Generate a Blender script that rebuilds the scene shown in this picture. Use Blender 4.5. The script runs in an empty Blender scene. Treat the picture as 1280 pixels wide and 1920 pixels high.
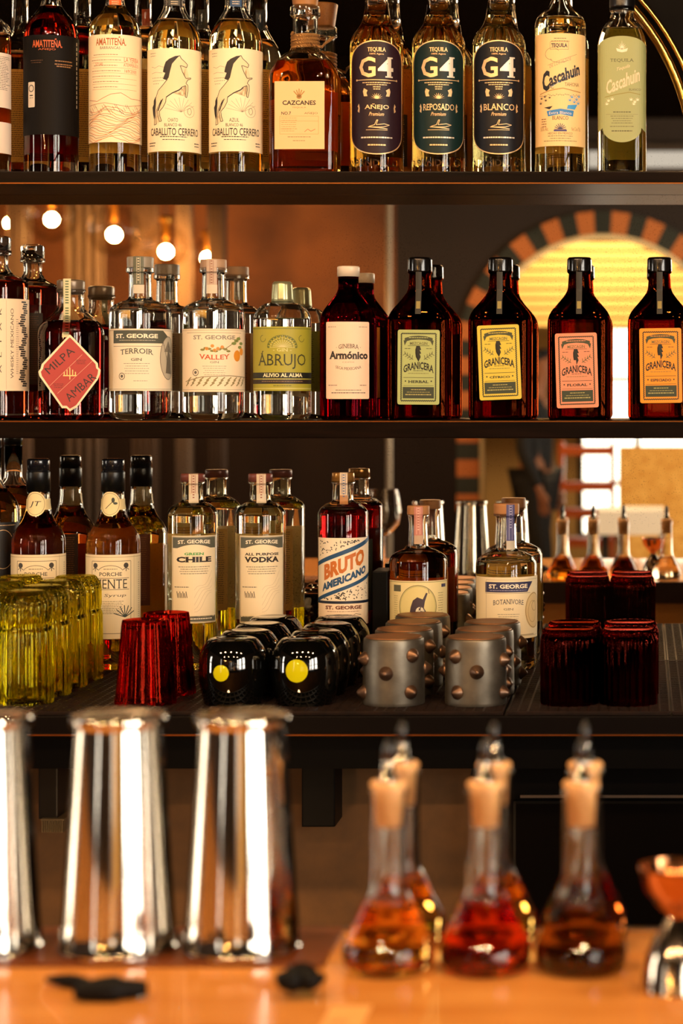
import bpy, bmesh, math, random
from mathutils import Vector, Matrix
random.seed(7)
PI = math.pi
scene = bpy.context.scene
COL = scene.collection
# ------------------------------------------------------------------ camera, exposure, world, lights
F = 4070.0            # focal length in pixels of the 1280x1920 frame
CX, CY, CZ = 1205.0, 745.0, 1.5
MIR = 3.29            # mirror plane (Y)
cd = bpy.data.cameras.new('camera'); cam = bpy.data.objects.new('camera', cd); COL.objects.link(cam)
cam.location = (0, 0, CZ); cam.rotation_euler = (PI/2, 0, 0)
cd.sensor_width = 36; cd.lens = F/1920*36; cd.clip_start = .05
cd.shift_x = -(CX-640)/1920; cd.shift_y = -(960-CY)/1920
cd.dof.use_dof = True; cd.dof.focus_distance = 3.17; cd.dof.aperture_fstop = 5.4
scene.camera = cam
scene.view_settings.view_transform = 'Standard'; scene.view_settings.look = 'None'
scene.view_settings.gamma = 1; scene.view_settings.use_curve_mapping = False
scene.view_settings.exposure = 0.78
cy = scene.cycles
cy.max_bounces = 18; cy.diffuse_bounces = 3; cy.glossy_bounces = 8; cy.transmission_bounces = 16; cy.transparent_max_bounces = 24
cy.sample_clamp_indirect = 5; cy.caustics_reflective = True; cy.caustics_refractive = True; cy.blur_glossy = .5
cy.use_denoising = True
w = bpy.data.worlds.new('world'); scene.world = w; w.use_nodes = True
w.node_tree.nodes['Background'].inputs[0].default_value = (1, .6, .35, 1)
w.node_tree.nodes['Background'].inputs[1].default_value = .01

def lamp(name, loc, power, color, radius=.05, typ='POINT', size=None, rot=None):
    l = bpy.data.lights.new(name, typ); l.energy = power; l.color = color
    if typ == 'AREA':
        l.shape = 'RECTANGLE'; l.size, l.size_y = size
    else: l.shadow_soft_size = radius
    o = bpy.data.objects.new(name, l); COL.objects.link(o); o.location = loc
    if rot: o.rotation_euler = rot
    return o
WARM = (1, .60, .29)
for i, (x, y, z) in enumerate(((-1.7, 1.5, 2.55), (-1.1, 1.5, 2.55), (-.5, 1.5, 2.55), (.1, 1.5, 2.55), (.7, 1.5, 2.55))):
    lamp('bar_downlight', (x, y, z), 19, WARM, .035)
for x in (-2.0, -.9, .4, 1.4):
    lamp('ceiling_fill', (x, -1.2, 3.0), 34, WARM, .05)  # added warm fill from above, unseen and without fixtures

lamp('under_bar_fill', (-.6, 2.2, .75), 1.6, WARM, .05)  # added unseen fill, brightens the panels below bar and counter
lamp('annex_fill', (-.2, -9.0, 3.15), 230, (1, .74, .42), .2)  # unseen fill added to light the blind beyond the arch

# ------------------------------------------------------------------ materials
MATS = {}
def rgb(c):
    if isinstance(c, str):
        c = c.lstrip('#'); v = [int(c[i:i+2], 16)/255 for i in (0, 2, 4)]
        return tuple(((a+.055)/1.055)**2.4 if a > .04045 else a/12.92 for a in v)
    return tuple(c)
def mat(c, rough=.5, metal=0., spec=.5, coat=0., name=None):
    key = (c, rough, metal, spec, coat)
    if key in MATS: return MATS[key]
    m = bpy.data.materials.new(name or 'surface'); m.use_nodes = True
    b = m.node_tree.nodes['Principled BSDF']
    b.inputs['Base Color'].default_value = (*rgb(c), 1); b.inputs['Roughness'].default_value = rough
    b.inputs['Metallic'].default_value = metal; b.inputs['Specular IOR Level'].default_value = spec
    b.inputs['Coat Weight'].default_value = coat; b.inputs['Coat Roughness'].default_value = .05
    MATS[key] = m; return m
def glass(c=(1, 1, 1), ior=1.45, rough=0.):
    key = ('g', c, ior, rough)
    if key in MATS: return MATS[key]
    m = bpy.data.materials.new('glass'); m.use_nodes = True; nt = m.node_tree; nt.nodes.clear()
    o = nt.nodes.new('ShaderNodeOutputMaterial'); g = nt.nodes.new('ShaderNodeBsdfGlass')
    g.inputs['Color'].default_value = (*rgb(c), 1); g.inputs['IOR'].default_value = ior; g.inputs['Roughness'].default_value = rough
    nt.links.new(g.outputs[0], o.inputs[0]); MATS[key] = m; return m
def liquid(c):
    key = ('l', c)
    if key in MATS: return MATS[key]
    m = bpy.data.materials.new('liquid'); m.use_nodes = True; nt = m.node_tree; nt.nodes.clear()
    o = nt.nodes.new('ShaderNodeOutputMaterial'); t = nt.nodes.new('ShaderNodeBsdfTransparent')
    t.inputs['Color'].default_value = (*[a**.5 for a in rgb(c)], 1)
    nt.links.new(t.outputs[0], o.inputs[0]); MATS[key] = m; return m
def emit(c, s, name='glow'):
    key = ('e', c, s)
    if key in MATS: return MATS[key]
    m = bpy.data.materials.new(name); m.use_nodes = True; nt = m.node_tree; nt.nodes.clear()
    o = nt.nodes.new('ShaderNodeOutputMaterial'); e = nt.nodes.new('ShaderNodeEmission')
    e.inputs[0].default_value = (*rgb(c), 1); e.inputs[1].default_value = s
    nt.links.new(e.outputs[0], o.inputs[0]); MATS[key] = m; return m
def thin_glass():
    m = bpy.data.materials.new('thin_glass'); m.use_nodes = True; nt = m.node_tree; N = nt.nodes; N.clear()
    o = N.new('ShaderNodeOutputMaterial'); t = N.new('ShaderNodeBsdfTransparent'); g = N.new('ShaderNodeBsdfGlossy'); x = N.new('ShaderNodeMixShader'); f = N.new('ShaderNodeFresnel')
    f.inputs['IOR'].default_value = 1.5; g.inputs['Roughness'].default_value = .02; t.inputs[0].default_value = (.97, .93, .85, 1)
    k = N.new('ShaderNodeMath'); k.operation = 'MULTIPLY'; k.inputs[1].default_value = .3; nt.links.new(f.outputs[0], k.inputs[0]); nt.links.new(k.outputs[0], x.inputs[0]); nt.links.new(t.outputs[0], x.inputs[1]); nt.links.new(g.outputs[0], x.inputs[2]); nt.links.new(x.outputs[0], o.inputs[0]); return m
def noisy(c1, c2, scale, rough=.6, bump=.2, stretch=(1, 1, 1), metal=0, rough2=None, coat=0., detail=6, name='noisy'):
    m = bpy.data.materials.new(name); m.use_nodes = True; nt = m.node_tree; N = nt.nodes; L = nt.links
    b = N['Principled BSDF']; tc = N.new('ShaderNodeTexCoord'); mp = N.new('ShaderNodeMapping'); mp.inputs['Scale'].default_value = stretch
    n = N.new('ShaderNodeTexNoise'); n.inputs['Scale'].default_value = scale; n.inputs['Detail'].default_value = detail
    r = N.new('ShaderNodeValToRGB'); r.color_ramp.elements[0].position = .3; r.color_ramp.elements[1].position = .7
    r.color_ramp.elements[0].color = (*rgb(c1), 1); r.color_ramp.elements[1].color = (*rgb(c2), 1)
    L.new(tc.outputs['Object'], mp.inputs[0]); L.new(mp.outputs[0], n.inputs['Vector']); L.new(n.outputs[0], r.inputs[0]); L.new(r.outputs[0], b.inputs['Base Color'])
    b.inputs['Metallic'].default_value = metal; b.inputs['Roughness'].default_value = rough; b.inputs['Coat Weight'].default_value = coat
    if rough2 is not None:
        mr = N.new('ShaderNodeMapRange'); mr.inputs['To Min'].default_value = rough; mr.inputs['To Max'].default_value = rough2
        L.new(n.outputs[0], mr.inputs[0]); L.new(mr.outputs[0], b.inputs['Roughness'])
    if bump:
        bp = N.new('ShaderNodeBump'); bp.inputs['Strength'].default_value = bump; bp.inputs['Distance'].default_value = .002
        L.new(n.outputs[0], bp.inputs['Height']); L.new(bp.outputs[0], b.inputs['Normal'])
    return m

# ------------------------------------------------------------------ mesh helpers
def mesh_obj(name, bm, mats, parent=None, loc=(0, 0, 0), smooth=False, rotz=0):
    me = bpy.data.meshes.new(name)
    if smooth == 'auto':
        for e in bm.edges:
            if len(e.link_faces) == 2 and e.calc_face_angle(0) > math.radians(38): e.smooth = False
    bm.to_mesh(me); bm.free()
    if smooth:
        for p in me.polygons: p.use_smooth = True
    for m in (mats if isinstance(mats, (list, tuple)) else [mats]): me.materials.append(m)
    o = bpy.data.objects.new(name, me); COL.objects.link(o); o.location = loc; o.rotation_euler = (0, 0, rotz)
    if parent: o.parent = parent
    return o
def tag(o, label=None, cat=None, group=None, kind=None):
    if label: o['label'] = label
    if cat: o['category'] = cat
    if group: o['group'] = group
    if kind: o['kind'] = kind
    return o
def thing(name, label, cat, loc=(0, 0, 0), rotz=0, group=None):
    o = bpy.data.objects.new(name, None); COL.objects.link(o); o.location = loc; o.rotation_euler = (0, 0, rotz)
    return tag(o, label, cat, group)
def bx(bm, x0, x1, y0, y1, z0, z1, bevel=0., mi=0):
    r = bmesh.ops.create_cube(bm, size=1)
    vs = r['verts']
    for v in vs: v.co = Vector((x0+(v.co.x+.5)*(x1-x0), y0+(v.co.y+.5)*(y1-y0), z0+(v.co.z+.5)*(z1-z0)))
    fs = {f for v in vs for f in v.link_faces}
    for f in fs: f.material_index = mi
    if bevel: bmesh.ops.bevel(bm, geom=list({e for v in vs for e in v.link_edges}), offset=bevel, segments=2, affect='EDGES', profile=.7)
    return bm
def box(name, x0, x1, y0, y1, z0, z1, m, parent=None, bevel=0.):
    return mesh_obj(name, bx(bmesh.new(), x0, x1, y0, y1, z0, z1, bevel), m, parent)
def loft(bm, rings, seg=48, rib=None, cap0=True, cap1=True, mi=0, off=(0, 0, 0)):
    """rings: (z, rx, ry, n[, ribamp]); radius 0 closes to a point"""
    prev = None; first = True
    for rg in rings:
        z, rx, ry, n = rg[:4]; amp = rg[4] if len(rg) > 4 else 0
        if rx < 1e-7: cur = [bm.verts.new((off[0], off[1], off[2]+z))]
        else:
            cur = []
            for i in range(seg):
                a = 2*PI*(i+.5)/seg; c, s = math.cos(a), math.sin(a)
                k = 1/((abs(c)**n+abs(s)**n)**(1/n)) if n != 2 else 1
                if amp: k *= 1+amp*(abs(math.cos(rib*a/2))*2-1)
                cur.append(bm.verts.new((off[0]+rx*k*c, off[1]+ry*k*s, off[2]+z)))
        if prev is not None:
            fs = []
            if len(prev) == 1 and len(cur) > 1: fs = [(prev[0], cur[(i+1) % seg], cur[i]) for i in range(seg)]
            elif len(cur) == 1 and len(prev) > 1: fs = [(prev[i], prev[(i+1) % seg], cur[0]) for i in range(seg)]
            elif len(cur) > 1: fs = [(prev[i], prev[(i+1) % seg], cur[(i+1) % seg], cur[i]) for i in range(seg)]
            for f in fs: bm.faces.new(f).material_index = mi
        elif cap0 and len(cur) > 1: bm.faces.new(list(reversed(cur))).material_index = mi
        prev = cur
    if cap1 and len(prev) > 1: bm.faces.new(prev).material_index = mi
    return bm
def fillet(pts, seg=5):
    """pts: (y, r, radius) -> rounded list of (y, r)"""
    out = []
    for i, p in enumerate(pts):
        rad = p[2] if len(p) > 2 else 0
        if rad <= 0 or i in (0, len(pts)-1): out.append((p[0], p[1])); continue
        a, b, c = Vector(pts[i-1][:2]), Vector(p[:2]), Vector(pts[i+1][:2])
        d1, d2 = a-b, c-b; l1, l2 = d1.length, d2.length; t = min(rad, l1*.49, l2*.49)
        p1, p2 = b+d1/l1*t, b+d2/l2*t
        for k in range(seg+1):
            u = k/seg; q = (1-u)**2*p1+2*u*(1-u)*b+u*u*p2; out.append((q.x, q.y))
    return out
def tube(bm, pts, r, seg=8, mi=0):
    pts = [Vector(p) for p in pts]; prev = None; up = Vector((0, 0, 1))
    for i, p in enumerate(pts):
        d = (pts[min(i+1, len(pts)-1)]-pts[max(i-1, 0)]).normalized()
        s = d.cross(up); s = s.normalized() if s.length > 1e-3 else d.cross(Vector((0, 1, 0))).normalized()
        t = s.cross(d); rr = r[i] if isinstance(r, (list, tuple)) else r
        cur = [bm.verts.new(p+(s*math.cos(2*PI*k/seg)+t*math.sin(2*PI*k/seg))*rr) for k in range(seg)]
        if prev:
            for k in range(seg): bm.faces.new((prev[k], prev[(k+1) % seg], cur[(k+1) % seg], cur[k])).material_index = mi
        else: bm.faces.new(list(reversed(cur))).material_index = mi
        prev = cur
    bm.faces.new(prev).material_index = mi
    bmesh.ops.recalc_face_normals(bm, faces=bm.faces)
    return bm
def W(x, y, D): return Vector(((x-CX)*D/F, D, CZ+(CY-y)*D/F))       # pixel at real distance D
def R(x, y, Dt): return Vector(((x-CX)*Dt/F, 2*MIR-Dt, CZ+(CY-y)*Dt/F))   # seen in the mirror, folded distance Dt

# ------------------------------------------------------------------ the setting
wood_dark = noisy('#0a0503', '#160b06', 9, .3, .1, (1, 12, 12))
wood_dark.node_tree.nodes['Principled BSDF'].inputs['Specular IOR Level'].default_value = .06
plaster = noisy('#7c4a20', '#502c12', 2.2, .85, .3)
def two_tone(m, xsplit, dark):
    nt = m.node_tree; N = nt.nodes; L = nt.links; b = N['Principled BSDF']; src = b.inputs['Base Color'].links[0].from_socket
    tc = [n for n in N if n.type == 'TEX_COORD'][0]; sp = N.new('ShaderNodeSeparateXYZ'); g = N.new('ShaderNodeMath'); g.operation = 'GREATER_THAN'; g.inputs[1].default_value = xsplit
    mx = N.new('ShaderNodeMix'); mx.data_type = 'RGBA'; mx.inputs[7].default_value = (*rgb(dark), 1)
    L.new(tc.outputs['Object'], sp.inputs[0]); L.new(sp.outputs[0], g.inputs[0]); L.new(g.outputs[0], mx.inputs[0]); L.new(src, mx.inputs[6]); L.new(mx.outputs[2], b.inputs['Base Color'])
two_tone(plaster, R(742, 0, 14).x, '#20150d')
plaster_dk = noisy('#2a1a10', '#1a100a', 3, .9, .3)
Z1, Z2, Z3 = CZ+.325, CZ-.033, CZ-.404
S = 'structure'
XL, XR, YB, YA, ZC = -4.2, 3.5, -7.42, 3.5, 3.3
tag(box('floor', XL-.2, XR+.2, -12, YA, -.1, 0, noisy('#2a170c', '#3d2413', 5, .35, .1)), kind=S)
tag(box('ceiling', XL-.2, XR+.2, -12, YA, ZC, ZC+.1, mat('#0c0704', .9, 0., 0.)), kind=S)
tag(box('wall_left', XL-.2, XL, -12, YA, 0, ZC, plaster_dk), kind=S)
tag(box('wall_right', XR, XR+.2, -12, YA, 0, ZC, plaster_dk), kind=S)
tag(box('wall_rear', XL, XR, YA-.15, YA, 0, ZC, mat('#0d0806', .6)), kind=S)
tag(box('wall_far', XL, XR, -12, -11.9, 0, ZC, mat('#b08a52', .8)), kind=S)
# wall with the arched opening (seen in the mirror)
kf = 14/F
ac = R(1130, 670, 14); AR = 230*kf; ax, az = ac.x, ac.z
def arch_wall():
    bm = bmesh.new(); T = .25; n = 24
    inner = [(ax-AR, 0)]+[(ax-AR*math.cos(PI*i/n), az+AR*math.sin(PI*i/n)) for i in range(n+1)]+[(ax+AR, 0)]
    outer = [(XL, 0)]+[(XL+(XR-XL)*i/n, ZC) for i in range(n+1)]+[(XR, 0)]
    outer[1] = (XL, ZC); 
    def ring(pts, y): return [bm.verts.new((x, y, z)) for x, z in pts]
    a, b = ring(inner, YB), ring(outer, YB); c, d = ring(inner, YB-T), ring(outer, YB-T)
    for i in range(len(inner)-1):
        bm.faces.new((a[i], a[i+1], b[i+1], b[i])); bm.faces.new((c[i+1], c[i], d[i], d[i+1])); bm.faces.new((a[i+1], a[i], c[i], c[i+1]))
    bmesh.ops.recalc_face_normals(bm, faces=bm.faces)
    return bm
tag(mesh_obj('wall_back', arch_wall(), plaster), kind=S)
bm = bmesh.new()
def vous(a0, a1, r0, r1, mi):
    vs = []
    for y in (YB+.025, YB-.02):
        vs.append([bm.verts.new((ax-r*math.cos(a), y, az+r*math.sin(a))) for r, a in ((r0, a0), (r0, a1), (r1, a1), (r1, a0))])
    f, b = vs
    for q in ((f[0], f[1], f[2], f[3]), (b[3], b[2], b[1], b[0]), *[(f[i], b[i], b[(i+1) % 4], f[(i+1) % 4]) for i in range(4)]): bm.faces.new(q).material_index = mi
for i in range(25): 
    a0 = PI*(i)/25; vous(a0, a0+PI/25, AR+.005, AR+.15, i % 2)
for i in range(9):
    z1 = az-i*.11
    for sx in (-1, 1):
        x0, x1 = sorted((ax+sx*(AR+.005), ax+sx*(AR+.15))); bx(bm, x0, x1, YB-.02, YB+.025, z1-.11, z1, 0, 1-i % 2)
bmesh.ops.recalc_face_normals(bm, faces=bm.faces)
tag(mesh_obj('trim_1', bm, [mat('#0e1a12', .5), mat('#b5672a', .6)]), kind=S)
# cream arris round the opening
bm = bmesh.new(); n = 28
pts = [(ax-AR+.012, YB+.01, 0)]+[(ax-(AR-.012)*math.cos(PI*i/n), YB+.01, az+(AR-.012)*math.sin(PI*i/n)) for i in range(n+1)]+[(ax+AR-.012, YB+.01, 0)]
tube(bm, pts, .022, 8)
tag(mesh_obj('trim_2', bm, mat('#e6cf9c', .6), smooth=True), kind=S)

a_, b_ = R(-400, 770, 13.95), R(868, 0, 13.95)
tag(box('trim_3', XL, b_.x, YB, YB+.02, 0, a_.z, mat('#1c100a', .7, 0., .2)), kind=S)
WIN = (1, .9, .76)
def window(name, face, a0, a1, z0, z1, s, rows=3, cols=2, color=WIN, pos=None):
    """face: 'R','L' side walls or 'B' towards +Y at pos"""
    g = emit(color, s, 'daylight'); fr = mat('#20140c', .4)
    bm, bf = bmesh.new(), bmesh.new()
    def b2(b, u0, u1, z0, z1, d0, d1):
        if face == 'R': bx(b, pos-d1, pos-d0, u0, u1, z0, z1)
        elif face == 'L': bx(b, pos+d0, pos+d1, u0, u1, z0, z1)
        else: bx(b, u0, u1, pos+d0, pos+d1, z0, z1)
    b2(bm, a0, a1, z0, z1, .01, .02)
    for i in range(cols+1):
        u = a0+(a1-a0)*i/cols; b2(bf, u-.025, u+.025, z0-.03, z1+.03, .0, .06)
    for i in range(rows+1):
        z = z0+(z1-z0)*i/rows; b2(bf, a0, a1, z-.022, z+.022, .0, .055)
    o = mesh_obj(name, bf, fr); tag(o, kind=S)
    mesh_obj('pane', bm, g, o)
window('window_1', 'R', -5.9, -4.7, .5, 2.9, 11, cols=1, pos=XR)
window('window_2', 'R', -4.0, -2.3, .5, 2.9, 11, pos=XR)
window('window_3', 'R', -1.6, -.5, .5, 2.9, 11, cols=2, pos=XR)
window('window_4', 'L', 1.3, 1.75, .7, 2.3, 9, cols=1, pos=XL)
window('window_5', 'L', -3.6, -3.2, .7, 2.7, 5, cols=1, pos=XL)
# beyond the arch
p0, p1 = R(1085, 1010, 18), R(1300, 610, 18)
window('window_6', 'B', p0.x, p1.x+.5, p0.z, p1.z, 3.2, rows=4, cols=3, pos=-11.9)
# small high window above the arch
p0, p1 = R(1095, 322, 14), R(1330, 278, 14)
window('window_7', 'B', p0.x, p1.x, p0.z, p1.z, .42, rows=1, cols=1, color=(1, .93, .84), pos=YB)
# slatted blind over the far window, tan
bl = thing('slatted_blind', 'tan slatted blind hanging at the top of the arched opening beyond', 'blind', (0, 0, 0))
bm = bmesh.new()
for i in range(9):
    a, b = R(900, 455+i*18, 17), R(1400, 455+i*18+13, 17)
    bx(bm, a.x, b.x, a.y, a.y+.02, b.z, a.z)
mesh_obj('slat_sheet', bm, mat('#f0c878', .7), bl)
# person in dark clothes standing side-on in the doorway
def skin_mesh(name, nodes, edges, m, parent=None, sub=2):
    me = bpy.data.meshes.new(name); ks = list(nodes); me.from_pydata([nodes[k][0] for k in ks], [(ks.index(a), ks.index(b)) for a, b in edges], [])
    o = bpy.data.objects.new(name, me); COL.objects.link(o); me.materials.append(m)
    o.modifiers.new('s', 'SKIN'); 
    for k, v in zip(ks, me.skin_vertices[0].data): rr = nodes[k][1]; v.radius = rr if isinstance(rr, tuple) else (rr, rr); v.use_root = (k == ks[0])
    s = o.modifiers.new('u', 'SUBSURF'); s.levels = s.render_levels = sub
    if parent: o.parent = parent
    return o
pq = R(1004, 0, 13.9)
def fig():
    skin = mat('#8a5a3c', .6); n = {'pelvis': ((0, 0, .98), (.10, .14)), 'waist': ((0, .0, 1.14), (.095, .13)), 'chest': ((.01, 0, 1.36), (.115, .16)), 'neckb': ((.0, 0, 1.5), (.06, .07)), 'neck': ((.015, 0, 1.56), .05), 'jaw': ((.04, 0, 1.63), (.06, .055)), 'head': ((.03, 0, 1.70), (.09, .075)), 'crown': ((.02, 0, 1.77), (.07, .06))}
    e = [('pelvis', 'waist'), ('waist', 'chest'), ('chest', 'neckb'), ('neckb', 'neck'), ('neck', 'jaw'), ('jaw', 'head'), ('head', 'crown')]
    n['nose'] = ((.125, 0, 1.68), .012); e.append(('head', 'nose'))
    for s, t in ((1, 'a'), (-1, 'b')):
        n.update({'hip'+t: ((0, s*.09, .93), .085), 'knee'+t: ((.03+s*.05, s*.1, .52), .055), 'ank'+t: ((s*.07, s*.1, .1), .038), 'toe'+t: ((.14+s*.07, s*.11, .04), .03),
            'sh'+t: ((.0, s*.19, 1.44), .055), 'el'+t: ((-.02+s*.03, s*.25, 1.16), .04), 'wr'+t: ((.08+s*.03, s*.24, .93), .026), 'palm'+t: ((.10+s*.03, s*.235, .87), (.022, .036))})
        e += [('pelvis', 'hip'+t), ('hip'+t, 'knee'+t), ('knee'+t, 'ank'+t), ('ank'+t, 'toe'+t), ('chest', 'sh'+t), ('sh'+t, 'el'+t), ('el'+t, 'wr'+t), ('wr'+t, 'palm'+t)]
        for i, (dx, l) in enumerate(((-.027, .07), (-.009, .08), (.009, .077), (.027, .06))):
            n['f%d%s' % (i, t)] = ((.11+s*.03+dx, s*.235, .83-.02), .0095); n['g%d%s' % (i, t)] = ((.12+s*.03+dx, s*.23, .83-l), .008)
            e += [('palm'+t, 'f%d%s' % (i, t)), ('f%d%s' % (i, t), 'g%d%s' % (i, t))]
        n['th'+t] = ((.15+s*.03, s*.23, .85), .009); e.append(('palm'+t, 'th'+t))
    b = skin_mesh('person', n, e, skin)
    f = lambda r, g=.014: tuple(x+g for x in r) if isinstance(r, tuple) else r+g
    keep = {k: (v[0], f(v[1])) for k, v in n.items() if k[:3] in ('pel', 'wai', 'che', 'sha', 'shb', 'ela', 'elb', 'wra', 'wrb') or k == 'neckb'}
    skin_mesh('jacket', keep, [x for x in e if x[0] in keep and x[1] in keep], mat('#0b0c0e', .8), b)
    keep = {k: (v[0], f(v[1], .02)) for k, v in n.items() if k[:3] in ('pel', 'hip', 'kne', 'ank')}
    skin_mesh('trousers', keep, [x for x in e if x[0] in keep and x[1] in keep], mat('#08080a', .8), b)
    skin_mesh('hair', {'a': ((.0, 0, 1.72), (.095, .08)), 'b': ((.0, 0, 1.79), (.075, .065)), 'c': ((-.05, 0, 1.66), .04)}, [('a', 'b'), ('a', 'c')], mat('#0d0806', .7), b)
    for t, s in (('a', 1), ('b', -1)): skin_mesh('shoe', {'h': ((s*.07-.03, s*.1, .05), .048), 't': ((.16+s*.07, s*.11, .038), .036)}, [('h', 't')], mat('#060505', .4), b)
    return b
pr_ = fig(); pr_.location = (pq.x, pq.y, 0); pr_.rotation_euler = (0, 0, .3)
tag(pr_, 'person in dark clothes standing side-on in the arched doorway, seen in the mirror', 'person')
# orange wooden rack beyond the arch
rk = thing('wooden_rack', 'orange wooden rack standing beyond the arch beside the dark drape', 'rack', (0, 0, 0))
wo = mat('#b4501a', .5)
for yy in (838, 905, 955, 1010):
    a, b = R(1045, yy, 16.5), R(1150, yy+16, 16.5); box('shelf_board', a.x, b.x, a.y-.3, a.y, b.z, a.z, wo, rk)
for xx in (1047, 1143):
    a, b = R(xx, 830, 16.5), R(xx+9, 0, 16.5); box('post', a.x, b.x, a.y-.3, a.y+.01, 0, a.z, wo, rk)
a, b = R(1050, 820, 16.5), R(1150, 0, 16.5)
# yellow rough half wall and white table
a, b = R(1160, 838, 12.6), R(1420, 0, 12.6)
tag(box('partition_wall', a.x, b.x+1, a.y-.12, a.y, 0, a.z, noisy('#e8b054', '#c98a2c', 22, .8, .6)), kind=S)
tb = thing('white_table', 'white topped table standing in front of the yellow half wall', 'table', (0, 0, 0))
a, b = R(1120, 958, 11.2), R(1245, 1003, 11.2)
box('table_top', a.x, b.x, a.y-.5, a.y, b.z, a.z, mat('#e9dfcc', .5), tb)
for xx in (1125, 1235):
    q = R(xx, 0, 11.2); box('leg', q.x, q.x+.04, q.y-.3, q.y-.26, 0, b.z, mat('#20150e', .5), tb)
# conduit pole, drapes at the left, seen in the mirror
q = R(729, 0, 11.5); bm = loft(bmesh.new(), [(0, .016, .016, 2), (ZC, .016, .016, 2)], 16)
tag(mesh_obj('metal_pole', bm, mat('#a89a86', .4, .3), loc=(q.x, q.y, 0), smooth='auto'), 'thin grey floor to ceiling metal pole in front of brown wall', 'pole')
for k, (xa, xb, c) in enumerate(((18, 62, '#5c4a3c'), (128, 200, '#57483b'), (250, 300, '#4c3a2c'), (333, 362, '#6a5848'), (395, 425, '#3c2a1c'))):
    bm = bmesh.new(); a, b = R(xa, 0, 12.8), R(xb, 0, 12.8); n = 20
    for j in range(n):
        for z0, z1 in ((0.02, 3.2),):
            x0, x1 = a.x+(b.x-a.x)*j/n, a.x+(b.x-a.x)*(j+1)/n
            y0, y1 = a.y+.04*math.sin(j*1.3), a.y+.04*math.sin((j+1)*1.3)
            bm.faces.new([bm.verts.new(v) for v in ((x0, y0, z0), (x1, y1, z0), (x1, y1, z1), (x0, y0, z1))])
    bmesh.ops.remove_doubles(bm, verts=bm.verts, dist=1e-5)
    o = mesh_obj('wall_drape', bm, mat(c, .8), smooth=True); o.modifiers.new('t', 'SOLIDIFY').thickness = .015
    tag(o, ('broad grey drape nearest the corner bottle of syrup', 'wide grey drape above the brown syrup bottles', 'brown drape beside the wide grey one', 'narrow pale drape above the green chile bottle', 'dark brown drape closest to the bare brown wall')[k], 'curtain')
# dark high band over the room, seen behind the top shelf
tag(box('beam_1', XL, -.5, -5.2, -4.9, 2.72, ZC, mat('#0c0704', .9, 0., 0.)), kind=S)
# pendant globes
bulb_m = emit((1, .5, .15), 480, 'bulb'); globe_m = thin_glass()
for k, (px, py, Dt, rad, lab) in enumerate(((97, 405, 12.2, .15, 'highest glass globe pendant, at the far left in the mirror'), (214, 430, 12.0, .15, 'round glass globe pendant second from the left in the mirror'),
        (311, 462, 12.5, .13, 'glass globe pendant shining above the white spirit bottle'), (389, 478, 13.0, .1, 'lowest and smallest glass globe pendant beside the bare wall'),
        (20, 412, 12.9, .13, 'glass globe pendant cut by the left edge, dimly lit'))):
    q = R(px, py, Dt); t = thing('globe_pendant', lab, 'pendant lamp', q, 0, 'globe pendants seen in the mirror')
    mesh_obj('globe', loft(bmesh.new(), [(-rad*math.cos(PI*i/16), rad*math.sin(PI*i/16), rad*math.sin(PI*i/16), 2) for i in range(15)]+[(rad*.97, rad*.25, rad*.25, 2)], 32, cap0=False, cap1=False), globe_m, t, smooth=True)
    mesh_obj('socket', loft(bmesh.new(), [(rad*.3, .02, .02, 2), (rad, .022, .022, 2), (rad+.03, .05, .05, 2), (rad+.05, .01, .01, 2)], 16), mat('#a0702c', .3, 1.), t, smooth='auto')
    mesh_obj('cord', loft(bmesh.new(), [(rad+.04, .004, .004, 2), (ZC-q.z, .004, .004, 2)], 8), mat('#120c08', .6), t)
    for dz, rr in ((-.02, .034),) if k not in (1, 2) else ((-.03, .036), (-.03+.1, .018)):
        mesh_obj('bulb', loft(bmesh.new(), [(-rr*math.cos(PI*i/8)+dz, rr*math.sin(PI*i/8), rr*math.sin(PI*i/8), 2) for i in range(9)], 16, cap0=False, cap1=False), bulb_m, t, smooth=True)

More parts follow.
